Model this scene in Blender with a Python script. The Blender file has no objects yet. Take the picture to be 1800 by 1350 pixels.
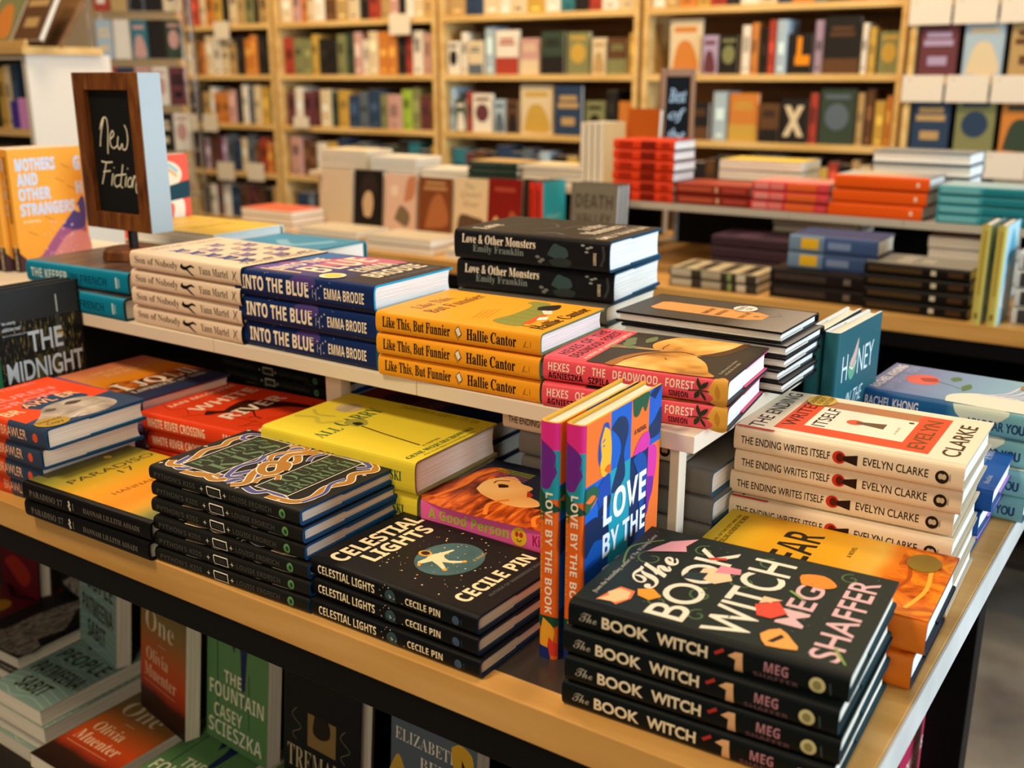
import bpy, bmesh, math, random
from mathutils import Vector, Matrix

S = bpy.context.scene
COL = S.collection
Z0 = 0.80                       # height of the table tops above the floor; every z below is measured from a table top

# ------------------------------------------------------------------ camera
cam = bpy.data.cameras.new('camera'); cam.lens = 37.0; cam.sensor_width = 36.0
cam.clip_start = 0.02; cam.clip_end = 60
cam.dof.use_dof = True; cam.dof.focus_distance = 1.12; cam.dof.aperture_fstop = 4.4
camo = bpy.data.objects.new('camera', cam); COL.objects.link(camo)
camo.location = (0.165, -0.674, 0.53 + Z0)
camo.rotation_euler = (math.radians(90 - 16.29), 0, math.radians(34.45))
S.camera = camo

# ------------------------------------------------------------------ light and exposure
w = bpy.data.worlds.new('world'); S.world = w; w.use_nodes = True
w.node_tree.nodes['Background'].inputs[0].default_value = (0.80, 0.86, 1.0, 1)
w.node_tree.nodes['Background'].inputs[1].default_value = 0.10
S.view_settings.view_transform = 'Standard'; S.view_settings.look = 'None'
S.view_settings.exposure = -0.33; S.view_settings.gamma = 1.0; S.view_settings.use_curve_mapping = False
S.cycles.max_bounces = 6

def area(name, loc, target, sx, sy, power, col):
    l = bpy.data.lights.new(name, 'AREA'); l.shape = 'RECTANGLE'; l.size = sx; l.size_y = sy
    l.energy = power; l.color = col
    o = bpy.data.objects.new(name, l); COL.objects.link(o); o.location = loc
    o.rotation_euler = (Vector(target) - Vector(loc)).to_track_quat('-Z', 'Y').to_euler()
    return o
# daylight from the shop window on the right, warm lamps on the ceiling
area('window_daylight', (5.30, 1.4, 1.75), (0, 1.4, 1.75), 2.3, 4.6, 800, (0.66, 0.84, 1.0))
for i, (lx, ly, p) in enumerate([(-1.0, -0.9, 60), (-0.4, 0.9, 22), (-2.4, 1.2, 34), (-0.5, 2.6, 20), (-3.6, 0.3, 24)]):
    area('ceiling_lamp', (lx, ly, 3.05), (lx, ly + .15, 0), 0.45, 0.45, p, (1.0, 0.79, 0.54))
area('front_fill', (0.7, -2.5, 2.2), (-0.75, 0.05, 0.62), 1.0, 0.8, 40, (1.0, 0.83, 0.60))  # added warm fill from behind the camera, not a shop fitting
for i, (lx, p) in enumerate([(-5.2, 34), (-3.9, 34), (-2.6, 32), (-1.2, 30)]):
    area('shelf_spot', (lx, 2.7, 3.05), (lx, 4.1, 1.15), 0.4, 0.4, p, (1.0, 0.76, 0.47))

# ------------------------------------------------------------------ materials
def s2l(c):
    return c / 12.92 if c <= 0.04045 else ((c + 0.055) / 1.055) ** 2.4
def hexc(h):
    h = h.lstrip('#'); return tuple(s2l(int(h[i:i + 2], 16) / 255) for i in (0, 2, 4)) + (1,)
MATS = {}
def mat(h, rough=0.5, spec=0.4, metal=0.0):
    k = (h, rough, spec, metal)
    if k in MATS: return MATS[k]
    m = bpy.data.materials.new('paint_' + h.lstrip('#')); m.use_nodes = True
    b = m.node_tree.nodes['Principled BSDF']
    b.inputs['Base Color'].default_value = hexc(h); b.inputs['Roughness'].default_value = rough
    b.inputs['Specular IOR Level'].default_value = spec; b.inputs['Metallic'].default_value = metal
    MATS[k] = m; return m
def ink(h): return mat(h, 0.42, 0.14)
def nodes(name):
    m = bpy.data.materials.new(name); m.use_nodes = True
    return m, m.node_tree, m.node_tree.nodes['Principled BSDF']
def ramp(nt, stops):
    r = nt.nodes.new('ShaderNodeValToRGB'); e = r.color_ramp.elements
    while len(e) < len(stops): e.new(0.5)
    for el, (p, c) in zip(e, stops): el.position = p; el.color = hexc(c)
    return r
def grad(name, stops, axis=0, noise=0.0, nscale=3.0, rough=0.38):
    """printed colour gradient across a cover (axis 0 = head to foot, 1 = spine to fore-edge)"""
    if name in MATS: return MATS[name]
    m, nt, b = nodes(name)
    tc = nt.nodes.new('ShaderNodeTexCoord'); sp = nt.nodes.new('ShaderNodeSeparateXYZ')
    nt.links.new(tc.outputs['Generated'], sp.inputs[0]); src = sp.outputs[axis]
    if noise:
        n = nt.nodes.new('ShaderNodeTexNoise'); n.inputs['Scale'].default_value = nscale; n.inputs['Detail'].default_value = 4
        nt.links.new(tc.outputs['Generated'], n.inputs['Vector'])
        a = nt.nodes.new('ShaderNodeMath'); a.operation = 'MULTIPLY_ADD'
        a.inputs[1].default_value = noise; nt.links.new(n.outputs['Fac'], a.inputs[0])
        s = nt.nodes.new('ShaderNodeMath'); s.operation = 'SUBTRACT'; s.inputs[1].default_value = noise * 0.5
        nt.links.new(src, s.inputs[0]); nt.links.new(s.outputs[0], a.inputs[2]); src = a.outputs[0]
    r = ramp(nt, stops); nt.links.new(src, r.inputs[0]); nt.links.new(r.outputs[0], b.inputs['Base Color'])
    b.inputs['Roughness'].default_value = rough; b.inputs['Specular IOR Level'].default_value = 0.14
    MATS[name] = m; return m
def mottled(name, stops, scale=(1, 1, 1), nscale=8.0, detail=5.0, rough=0.45, coord='Object', wave=False, dist=0.0):
    """noise-driven pattern"""
    if name in MATS: return MATS[name]
    m, nt, b = nodes(name)
    tc = nt.nodes.new('ShaderNodeTexCoord'); mp = nt.nodes.new('ShaderNodeMapping'); mp.inputs['Scale'].default_value = scale
    nt.links.new(tc.outputs[coord], mp.inputs[0])
    if wave:
        n = nt.nodes.new('ShaderNodeTexWave'); n.inputs['Scale'].default_value = nscale; n.inputs['Distortion'].default_value = dist
        n.inputs['Detail'].default_value = detail; n.inputs['Detail Scale'].default_value = 1.2
    else:
        n = nt.nodes.new('ShaderNodeTexNoise'); n.inputs['Scale'].default_value = nscale; n.inputs['Detail'].default_value = detail
        n.inputs['Distortion'].default_value = dist
    nt.links.new(mp.outputs[0], n.inputs['Vector'])
    r = ramp(nt, stops); nt.links.new(n.outputs['Fac'], r.inputs[0]); nt.links.new(r.outputs[0], b.inputs['Base Color'])
    b.inputs['Roughness'].default_value = rough; b.inputs['Specular IOR Level'].default_value = 0.2
    MATS[name] = m; return m

PAGE = mottled('page_edges', [(0.35, '#D9CDB8'), (0.65, '#F3ECDD')], (3, 3, 260), 3.0, 2.0, 0.75)
PAGEW = mottled('page_edges_white', [(0.35, '#DAD8D2'), (0.65, '#F6F4EE')], (3, 3, 260), 3.0, 2.0, 0.75)
MAPLE = mottled('maple_wood', [(0.30, '#BC8842'), (0.55, '#D09E58'), (0.75, '#DDAE6C')], (1.2, 9, 9), 2.2, 5, 0.38, dist=0.6)
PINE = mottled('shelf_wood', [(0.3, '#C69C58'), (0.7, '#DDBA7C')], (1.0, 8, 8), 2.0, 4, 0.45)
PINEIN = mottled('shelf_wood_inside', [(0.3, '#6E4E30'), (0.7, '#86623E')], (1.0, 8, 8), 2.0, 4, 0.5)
WALNUT = mottled('stained_frame_wood', [(0.25, '#3A1D0C'), (0.5, '#6A3B18'), (0.75, '#8E5826')], (9, 9, 2.0), 6.0, 6, 0.45, dist=1.0)
LAMIN = mat('#3A332F', 0.26, 0.5)
BLACKM = mat('#0A090B', 0.45, 0.15)
CREAMP = mat('#E3D5BE', 0.45, 0.4)
PALE = mottled('pale_edge', [(0.3, '#BDB9B2'), (0.7, '#D6D2CB')], (30, 2, 2), 4.0, 5, 0.6)

# ------------------------------------------------------------------ mesh helpers
class MB:
    def __init__(s): s.v = []; s.f = []; s.mi = []; s.m = []
    def slot(s, m):
        if m not in s.m: s.m.append(m)
        return s.m.index(m)
    def add(s, vs, fs, m):
        o = len(s.v); k = s.slot(m); s.v.extend(vs)
        for f in fs: s.f.append(tuple(i + o for i in f)); s.mi.append(k)
    def box(s, x0, y0, z0, x1, y1, z1, m, b=0.0):
        if b <= 0:
            v = [(x, y, z) for z in (z0, z1) for y in (y0, y1) for x in (x0, x1)]
            s.add(v, [(0, 2, 3, 1), (4, 5, 7, 6), (0, 1, 5, 4), (2, 6, 7, 3), (0, 4, 6, 2), (1, 3, 7, 5)], m); return
        bm = bmesh.new(); bmesh.ops.create_cube(bm, size=1)
        for vv in bm.verts: vv.co = Vector(((x0 + x1) / 2 + vv.co.x * (x1 - x0), (y0 + y1) / 2 + vv.co.y * (y1 - y0), (z0 + z1) / 2 + vv.co.z * (z1 - z0)))
        bmesh.ops.bevel(bm, geom=list(bm.edges), offset=b, segments=2, affect='EDGES', profile=0.5)
        s.bm(bm, m)
    def bm(s, bm, m):
        bm.verts.index_update()
        s.add([tuple(v.co) for v in bm.verts], [tuple(v.index for v in f.verts) for f in bm.faces], m); bm.free()
    def cyl(s, x, y, z0, z1, r, m, n=32, r2=None):
        r2 = r if r2 is None else r2
        a = [(x + r * math.cos(2 * math.pi * i / n), y + r * math.sin(2 * math.pi * i / n), z0) for i in range(n)]
        c = [(x + r2 * math.cos(2 * math.pi * i / n), y + r2 * math.sin(2 * math.pi * i / n), z1) for i in range(n)]
        s.add(a + c, [(i, (i + 1) % n, n + (i + 1) % n, n + i) for i in range(n)] + [tuple(range(n - 1, -1, -1)), tuple(range(n, 2 * n))], m)
    def xform(s, M): s.v = [tuple(M @ Vector(v)) for v in s.v]
    def mesh(s, name, smooth=None):
        me = bpy.data.meshes.new(name); me.from_pydata(s.v, [], s.f)
        for m in s.m: me.materials.append(m)
        me.polygons.foreach_set('material_index', s.mi)
        if smooth:
            me.polygons.foreach_set('use_smooth', [True] * len(s.f)); me.set_sharp_from_angle(angle=math.radians(smooth))
        me.update(); return me
def link(name, me, parent=None, loc=None):
    o = bpy.data.objects.new(name, me); COL.objects.link(o)
    if parent: o.parent = parent
    if loc: o.location = loc
    return o
def tag(o, label, cat, group=None, kind=None):
    if label: o['label'] = label
    if cat: o['category'] = cat
    if group: o['group'] = group
    if kind: o['kind'] = kind
    return o
def thing(name, label, cat, loc=(0, 0, 0), yaw=0.0, group=None):
    o = bpy.data.objects.new(name, None); COL.objects.link(o); o.empty_display_size = 0.05
    o.location = loc; o.rotation_euler = (0, 0, math.radians(yaw)); return tag(o, label, cat, group)
def structure(name, mb):
    o = link(name, mb.mesh(name)); o['kind'] = 'structure'; return o

# ------------------------------------------------------------------ lettering
ALPH = {'B': (0x1D400, 0x1D41A, 0x1D7CE), 'I': (0x1D434, 0x1D44E, None), 'BI': (0x1D468, 0x1D482, None),
        'C': (0x1D4D0, 0x1D4EA, None), 'H': (0x1D5D4, 0x1D5EE, 0x1D7EC), 'D': (0x1D538, 0x1D552, 0x1D7D8)}
TXT = {}
def letters(body, font='H', off=0.0):
    """outline of a line of lettering as flat faces, bounding box scaled to the unit square"""
    k = (body, font, off)
    if k in TXT: return TXT[k]
    s = body
    if font in ALPH:
        U, L, D = ALPH[font]; s = ''
        for ch in body:
            if 'A' <= ch <= 'Z' and not (font == 'D' and ch in 'CHNPQRZ'): s += chr(U + ord(ch) - 65)
            elif 'a' <= ch <= 'z' and not (font == 'I' and ch == 'h'): s += chr(L + ord(ch) - 97)
            elif ch.isdigit() and D: s += chr(D + ord(ch) - 48)
            else: s += ch
    c = bpy.data.curves.new('t', 'FONT'); c.body = s; c.size = 1; c.offset = off; c.resolution_u = 5 if font in 'SH' else 2
    o = bpy.data.objects.new('t', c); COL.objects.link(o)
    dg = bpy.context.evaluated_depsgraph_get(); me = bpy.data.meshes.new_from_object(o.evaluated_get(dg))
    vs = [(v.co.x, v.co.y) for v in me.vertices]; fs = [tuple(p.vertices) for p in me.polygons]
    bpy.data.objects.remove(o); bpy.data.curves.remove(c); bpy.data.meshes.remove(me)
    x0 = min(v[0] for v in vs); x1 = max(v[0] for v in vs); y0 = min(v[1] for v in vs); y1 = max(v[1] for v in vs)
    vs = [((x - x0) / (x1 - x0), (y - y0) / (y1 - y0)) for x, y in vs]
    # keep faces counter-clockwise
    out = []
    for f in fs:
        a = sum(vs[f[i]][0] * vs[f[(i + 1) % len(f)]][1] - vs[f[(i + 1) % len(f)]][0] * vs[f[i]][1] for i in range(len(f)))
        out.append(f if a >= 0 else f[::-1])
    TXT[k] = (vs, out); return TXT[k]
def spline(pts, n=8):
    out = []; P = [pts[0]] + list(pts) + [pts[-1]]
    for i in range(1, len(P) - 2):
        for j in range(n):
            t = j / n; a, b, c, d = P[i - 1], P[i], P[i + 1], P[i + 2]
            out.append(tuple(0.5 * (2 * b[k] + (c[k] - a[k]) * t + (2 * a[k] - 5 * b[k] + 4 * c[k] - d[k]) * t * t + (3 * b[k] - a[k] - 3 * c[k] + d[k]) * t ** 3) for k in (0, 1)))
    return out + [tuple(pts[-1])]

class Art:
    """flat printed artwork; coordinates are fractions of a w x h panel, mapped on to the surface by fn(u, v, lift)"""
    def __init__(s, mb, w, h, fn, bands=0): s.mb = mb; s.w = w; s.h = h; s.fn = fn; s.k = 0; s.bands = bands
    def cut(s, vs, fs):
        """slice tall faces into bands so that they follow a rounded spine"""
        ov, of = list(vs), []; n = s.bands; st = s.h / n
        for f in fs:
            P = [vs[i] for i in f]; lo = min(p[1] for p in P); hi = max(p[1] for p in P)
            if hi - lo < 0.22 * s.h: of.append(f); continue
            for b in range(n):
                y0 = b * st if b else -1e9; y1 = (b + 1) * st if b < n - 1 else 1e9; Q = P
                for y, sg in ((y0, 1), (y1, -1)):
                    R = []
                    for i in range(len(Q)):
                        p, q = Q[i], Q[(i + 1) % len(Q)]; a, c = (p[1] - y) * sg, (q[1] - y) * sg
                        if a >= 0: R.append(p)
                        if (a < 0) != (c < 0) and a != c: t = a / (a - c); R.append((p[0] + (q[0] - p[0]) * t, y))
                    Q = R
                    if len(Q) < 3: break
                if len(Q) >= 3 and max(p[1] for p in Q) - min(p[1] for p in Q) > 1e-7:
                    of.append(tuple(range(len(ov), len(ov) + len(Q)))); ov += Q
        return ov, of
    def put(s, vs, fs, m):
        s.k += 1; d = 0.00006 + 0.000022 * s.k
        if s.bands: vs, fs = s.cut(vs, fs)
        s.mb.add([s.fn(u, v, d) for u, v in vs], fs, m if not isinstance(m, str) else ink(m))
    def rect(s, u0, v0, u1, v1, m, n=1):
        vs = [(u0 + (u1 - u0) * i / n, v) for v in (v0, v1) for i in range(n + 1)]
        s.put([(u * s.w, v * s.h) for u, v in vs], [(i, i + 1, n + 2 + i, n + 1 + i) for i in range(n)], m)
    def poly(s, pts, m, smooth=0):
        if smooth: pts = spline(list(pts) + [pts[0]], smooth)[:-1]
        a = sum(pts[i][0] * pts[(i + 1) % len(pts)][1] - pts[(i + 1) % len(pts)][0] * pts[i][1] for i in range(len(pts)))
        if a < 0: pts = pts[::-1]
        s.put([(u * s.w, v * s.h) for u, v in pts], [tuple(range(len(pts)))], m)
    def disc(s, u, v, ru, rv, m, n=28):
        s.put([(u * s.w + ru * math.cos(2 * math.pi * i / n), v * s.h + rv * math.sin(2 * math.pi * i / n)) for i in range(n)], [tuple(range(n))], m)
    def line(s, pts, wd, m, smooth=6, taper=False):
        if smooth and len(pts) > 2: pts = spline(pts, smooth)
        P = [(u * s.w, v * s.h) for u, v in pts]; n = len(P); vs = []
        for i in range(n):
            a = P[max(0, i - 1)]; b = P[min(n - 1, i + 1)]; dx, dy = b[0] - a[0], b[1] - a[1]; L = math.hypot(dx, dy) or 1
            q = wd / 2 * (1 - 0.8 * i / n if taper else 1)
            vs += [(P[i][0] + dy / L * q, P[i][1] - dx / L * q), (P[i][0] - dy / L * q, P[i][1] + dx / L * q)]
        s.put(vs, [(2 * i, 2 * i + 2, 2 * i + 3, 2 * i + 1) for i in range(n - 1)], m)
    def text(s, body, u0, v0, u1, v1, m, font='H', off=0.0, rot=0, shear=0.0):
        vs, fs = letters(body, font, off)
        if rot == 90: vs = [(1 - y, x) for x, y in vs]
        elif rot == -90: vs = [(y, 1 - x) for x, y in vs]
        s.put([((u0 + (x + shear * (y - 0.5)) * (u1 - u0)) * s.w, (v0 + y * (v1 - v0)) * s.h) for x, y in vs], fs, m)
    def stars(s, n, seed, m, u0=0.03, v0=0.03, u1=0.97, v1=0.97, r=0.0006):
        rd = random.Random(seed)
        for i in range(n):
            a = rd.uniform(u0, u1) * s.w; b = rd.uniform(v0, v1) * s.h; q = r * rd.uniform(0.5, 1.4)
            s.put([(a + q, b), (a, b + q), (a - q, b), (a, b - q)], [(0, 1, 2, 3)], m)
            s.k -= 1
    def spark(s, u, v, r, m):
        pts = []
        for i in range(8):
            q = r if i % 2 == 0 else r * 0.22; a = math.pi / 4 * i
            pts.append((u + q * math.cos(a) / s.w, v + q * math.sin(a) / s.h))
        s.poly(pts, m)

# ------------------------------------------------------------------ books
KINDS = {}
class Kind:
    """a printed title: local x runs head (-L) to foot (0), y from the spine (0) to the fore-edge (W), z through the thickness"""
    def __init__(s, L, W, T, front, spine=None, back=None, board='#22262C', page=None, flap=None, hard=True, noun='hardcover'):
        s.L, s.W, s.T = L, W, T; t = s.t = T - 0.0016; s.hard = hard
        spine = spine or front; back = back or spine
        M = lambda q: q if not isinstance(q, str) else ink(q)
        front, spine, back, board = M(front), M(spine), M(back), M(board)
        b = 0.0026 if hard else 0.0006; sb = 0.0032 if hard else 0.0008; s.sb = sb; s.y0 = 0.006 if hard else 0.002
        mb = MB(); n = 12
        def arc(z0, z1, y0, bul):
            o = []
            for i in range(n + 1):
                a = -math.pi / 2 + math.pi * i / n
                o.append((y0 - (y0 + bul) * abs(math.cos(a)) ** 0.5, (z0 + z1) / 2 + (z1 - z0) / 2 * math.copysign(abs(math.sin(a)) ** 0.7, a)))
            return o
        outer = [(W, 0.0)] + arc(0, t, s.y0, sb) + [(W, t)]
        inner = [(W, t - b)] + arc(b, t - b, s.y0 + 0.001, sb - b)[::-1] + [(W, b)]
        prof = outer + inner; N = len(prof); no = len(outer)
        ring = [(x, y, z) for x in (-L, 0.0) for y, z in prof]
        for i in range(N):
            j = (i + 1) % N
            if i == 0: m = back
            elif i < n + 1: m = spine
            elif i < no - 1: m = front
            else: m = board
            mb.add([ring[i], ring[j], ring[N + j], ring[N + i]], [(0, 1, 2, 3)], m)
        K = len(inner)
        for e in (0, N):                       # the cut edges of the cover at head and foot
            for i in range(no - 1):
                a, c = i, i + 1; d = N - 1 - int(round(i * (K - 1) / (no - 1))); f = N - 1 - int(round((i + 1) * (K - 1) / (no - 1)))
                q = [e + a, e + c, e + f, e + d] if d != f else [e + a, e + c, e + d]
                if e == 0: q = q[::-1]
                mb.add([ring[k] for k in q], [tuple(range(len(q)))], board)
        s.mb = mb
        s.cover = Art(mb, W, L, lambda u, v, d: (-v, u, t + d))
        def spn(u, v, d):
            q = min(0.96, abs(2 * (v - t / 2) / t)); sn = q ** (1 / 0.7); cs = math.sqrt(max(0, 1 - sn * sn))
            return (u - L, s.y0 - (s.y0 + sb) * cs ** 0.5 - d - 0.0002, v)
        s.spine = Art(mb, L, t, spn, 12)
        ov = 0.0032 if hard else 0.0004
        pg = MB(); m = page or PAGE; k = 8; x0, x1 = -L + ov, -ov
        cc = 0.003 if hard else 0.0
        pr = [(0.0035 if hard else 0.0012, b + 0.0002), ] + [(W - ov - cc * math.sin(math.pi * i / k), b + 0.0002 + (t - 2 * b - 0.0004) * i / k) for i in range(k + 1)] + [(0.0035 if hard else 0.0012, t - b - 0.0002)]
        q = len(pr)
        pg.add([(x, y, z) for x in (x0, x1) for y, z in pr], [(i, (i + 1) % q, q + (i + 1) % q, q + i) for i in range(q)] + [tuple(range(q - 1, -1, -1)), tuple(range(q, 2 * q))], m)
        s.pg = pg; s.flap = None
        if flap:
            fb = MB(); fm = M(flap)
            for z in (b + 0.0003, t - b - 0.0016):
                fb.box(-L + 0.0004, W * 0.42, z, -0.0004, W - 0.0012, z + 0.0013, fm)
            s.flap = fb
        s.sticker = None; s.me = None
    def seal(s, u, v, ru, rv, m, txt=None, tcol='#3A2E12', font='H'):
        st = MB(); a = Art(st, s.W, s.L, lambda x, y, d: (-y, x, s.t + 0.0009 + d)); a.disc(u, v, ru, rv, m)
        if txt:
            n = len(txt)
            for i, l in enumerate(txt):
                h = 1.0 / n; v0 = v + rv / s.L * (1 - 2 * (i + 0.88) * h) * 0.72; v1 = v + rv / s.L * (1 - 2 * (i + 0.12) * h) * 0.72
                q = min(1, 0.16 * len(l)) * 0.8 * ru / s.W; a.text(l, u - q, v0, u + q, v1, tcol, font)
        s.sticker = st; return a
    def build(s, name):
        s.me = s.mb.mesh(name + '_jacket', 35); s.pm = s.pg.mesh(name + '_pages', 30)
        s.fm = s.flap.mesh(name + '_flap') if s.flap else None
        s.sm = s.sticker.mesh(name + '_sticker') if s.sticker else None
def put_book(kind, M, label, group=None, name='hardcover_book'):
    k = KINDS[kind]
    if k.me is None: k.build(kind)
    o = bpy.data.objects.new(name, None); COL.objects.link(o); o.empty_display_size = 0.03
    o.matrix_world = M; tag(o, label, 'book', group)
    j = link('dust_jacket' if k.hard else 'cover', k.me, o); link('page_block', k.pm, o)
    if k.fm: link('jacket_flap', k.fm, j)
    if k.sm: link('sticker', k.sm, j)
    return o
def Rz(a): return Matrix.Rotation(math.radians(a), 4, 'Z')
def lie(kind, x, y, z, yaw):                    # spine towards the front, head at left; (x, y) = lower front left corner
    L = KINDS[kind].L; a = math.radians(yaw)
    return Matrix.Translation((x + L * math.cos(a), y + L * math.sin(a), z + Z0)) @ Rz(yaw)
def lie_back(kind, x, y, z, yaw):               # fore-edge towards the front
    W = KINDS[kind].W; a = math.radians(yaw)
    return Matrix.Translation((x - W * math.sin(a), y + W * math.cos(a), z + Z0)) @ Rz(yaw + 180)
UP_SIDE = Matrix(((0, 0, 1, 0), (0, 1, 0, 0), (-1, 0, 0, 0), (0, 0, 0, 1)))
UP_FRONT = Matrix(((0, 1, 0, 0), (0, 0, -1, 0), (-1, 0, 0, 0), (0, 0, 0, 1)))
def stand_side(x, y, z, yaw=0, lean=0):         # upright, spine to the front, cover to the right
    return Matrix.Translation((x, y, z + Z0)) @ Rz(yaw) @ Matrix.Rotation(math.radians(lean), 4, 'Y') @ UP_SIDE
def stand_front(x, y, z, yaw=0, lean=0):        # upright, cover to the front
    return Matrix.Translation((x, y, z + Z0)) @ Rz(yaw) @ Matrix.Rotation(math.radians(-lean), 4, 'X') @ UP_FRONT
def order(i, n):
    if n == 1: return ''
    if n == 2: return ('lower', 'upper')[i]
    if i == n - 1: return 'topmost'
    if i == 0: return 'bottom'
    if n == 3: return 'middle'
    up, dn = n - i, i + 1
    W = {2: 'second', 3: 'third', 4: 'fourth', 5: 'fifth'}
    if up <= dn: return W[up] + ' from top'
    return W[dn] + ' from bottom'
def stack(kind, n, x, y, z, yaw, what, group, jit=None, back=False, name='hardcover_book', sd=1):
    T = KINDS[kind].T; rd = random.Random(sd)
    for i in range(n):
        jx, jy, ja = jit[i] if jit else (rd.uniform(-.003, .003), rd.uniform(-.003, .003), rd.uniform(-1, 1))
        f = lie_back if back else lie
        lab = (order(i, n) + ' ' + what).strip()
        put_book(kind, f(kind, x + jx, y + jy, z + i * T, yaw + ja), lab, group, name)
    return z + n * T

# ------------------------------------------------------------------ printed titles
def K(name, *a, **k):
    KINDS[name] = Kind(*a, **k); return KINDS[name], KINDS[name].cover, KINDS[name].spine

# cream novel with the falling man
k, c, s = K('son', .236, .155, .0275, '#E6CFB4', board='#1E2430', flap=None)
s.text('Son of Nobody', .05, .28, .455, .76, '#6A594A', 'B', -.004)
s.text('Yann Martel', .645, .32, .895, .72, '#6A594A', 'B', -.004)
fig = [(.478, .55), (.49, .72), (.497, .75), (.503, .62), (.53, .60), (.575, .74), (.603, .66), (.607, .58), (.575, .62), (.545, .50), (.59, .22), (.60, .10), (.57, .22), (.535, .42), (.505, .42), (.487, .48)]
s.poly(fig, '#17130F')
s.line([(.935, .75), (.945, .55), (.935, .3)], .0012, '#3A322C'); s.line([(.965, .75), (.952, .5), (.968, .25)], .0010, '#3A322C')
s.k = 0
for i in range(5):
    for j in range(4):
        u0 = .16 + j * .2; v0 = .80 - i * .145; col = '#3B4A8C' if j == 0 else '#7C6A9C'
        if (i + j) % 2 == 0 or j == 0:
            c.poly([(u0, v0), (u0 + .09, v0 - .028), (u0 + .18, v0), (u0 + .15, v0 - .05), (u0 + .18, v0 - .10), (u0 + .09, v0 - .075), (u0, v0 - .10), (u0 + .03, v0 - .05)], col)
        c.rect(u0 + .02, v0 - .118, u0 + .13, v0 - .10, '#25397A')
c.text('SON OF NOBODY', .12, .885, .92, .93, '#A08E7C', 'I'); c.text('Yann Martel', .10, .04, .95, .12, '#A08E7C', 'I')

# navy space novel
k, c, s = K('blue', .238, .155, .036, grad('print_blue', [(0.0, '#2A2A66'), (.3, '#5A4C8C'), (.55, '#3B3A74'), (.8, '#34323A'), (1, '#2B2A2E')], 0, .5, 3.0), '#152a5c', board='#1B9CC4', page=PAGEW)
s.rect(.0, .0, 1, .16, '#0F1D40', 16)
s.poly([(.40, .62), (.52, .5), (.6, .7), (.58, .98), (.45, .97)], '#4A3A78', 5)
s.text('INTO THE BLUE', .06, .25, .555, .80, '#F3E2C6', 'H', .012)
s.text('EMMA BRODIE', .665, .30, .935, .70, '#F3E2C6', 'H')
for q, (a, b) in enumerate([(.585, .70), (.60, .45), (.625, .66), (.63, .3), (.645, .75)]): s.spark(a, b, .0022, '#D8D2E6')
s.line([(.583, .28), (.586, .58)], .0006, '#D8D2E6', 0); s.line([(.607, .2), (.61, .62)], .0006, '#D8D2E6', 0); s.stars(14, 3, '#D8D2E6')
c.poly([(.35, .9), (.7, .75), (.97, .62), (.97, .3), (.75, .4), (.5, .55), (.3, .75)], '#C46A86', 6)
c.poly([(.1, .95), (.4, .85), (.6, .7), (.3, .7), (.08, .8)], '#6F56A0', 6)
c.poly([(.55, .85), (.9, .70), (.97, .75), (.97, .95), (.6, .97)], '#3E6FA8', 6)
c.text('INTO THE', .12, .72, .72, .83, '#F4E3C3', 'H', .01); c.text('BLUE', .20, .47, .92, .68, '#F1DFBE', 'H')
c.text('EMMA', .40, .30, .85, .42, '#F1DFBE', 'H'); c.text('BRODIE', .28, .13, .93, .26, '#F1DFBE', 'H')
c.poly([(.07, .86), (.10, .86), (.12, .58), (.09, .56)], '#E8C98A'); c.stars(60, 9, '#E9E4F2')
c.text('author of the novel songs in another key', .3, .06, .9, .085, '#8C8A92', 'S')
k.seal(.13, .36, .017, .017, '#EFE3B8', None); k_ = Art(k.sticker, .155, .238, lambda x, y, d: (-y, x, k.t + .0012 + d)); k_.disc(.135, .36, .011, .011, '#E6CE4E')

# marigold comedy
k, c, s = K('like', .225, .15, .027, '#F0A022', board='#6F7A4E', page=PAGEW, flap=None)
s.text('Like This, But Funnier', .045, .22, .475, .80, '#1B120C', 'B', .006)
s.text('Hallie Cantor', .575, .27, .865, .78, '#1B120C', 'B', .006)
s.poly([(.505, .65), (.525, .85), (.548, .5), (.528, .3)], '#241A12'); s.poly([(.509, .65), (.526, .80), (.543, .5), (.527, .35)], '#EFE6D2'); s.line([(.503, .6), (.525, .2)], .0006, '#241A12', 0)
s.line([(.905, .3), (.92, .6), (.915, .35), (.935, .35)], .0006, '#7A4E14', 0); s.line([(.945, .35), (.945, .6)], .0004, '#7A4E14', 0)
c.text('Like This,', .22, .81, .72, .90, '#2A1B10', 'B'); c.text('But Funnier', .16, .70, .92, .79, '#2A1B10', 'B')
c.poly([(.12, .30), (.10, .22), (.16, .17), (.55, .20), (.80, .28), (.93, .30), (.95, .40), (.86, .42), (.78, .36), (.45, .34), (.20, .36)], '#8A8A3C', 5)
for q in (.25, .37, .49, .61): c.line([(q, .21), (q + .01, .335)], .0006, '#4E4F1E', 0)
c.poly([(.20, .19), (.52, .21), (.56, .175), (.22, .15)], '#D8581E'); c.poly([(.56, .20), (.66, .25), (.72, .22), (.6, .17)], '#E8D9C4', 4)
c.poly([(.66, .28), (.78, .31), (.92, .24), (.80, .20), (.70, .21)], '#1B1714', 5); c.line([(.14, .17), (.14, .13), (.2, .125)], .002, '#1B1714', 0)
for q in range(4): c.line([(.16 + .02 * q, .47 - .02 * q), (.45 + .03 * q, .52 - .02 * q)], .0005, '#A86C14', 0)
c.poly([(.34, .165), (.44, .185), (.50, .15), (.40, .125)], '#F2EBDC')
c.text('Hallie Cantor', .10, .035, .90, .115, '#2A1B10', 'B', .005)

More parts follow.
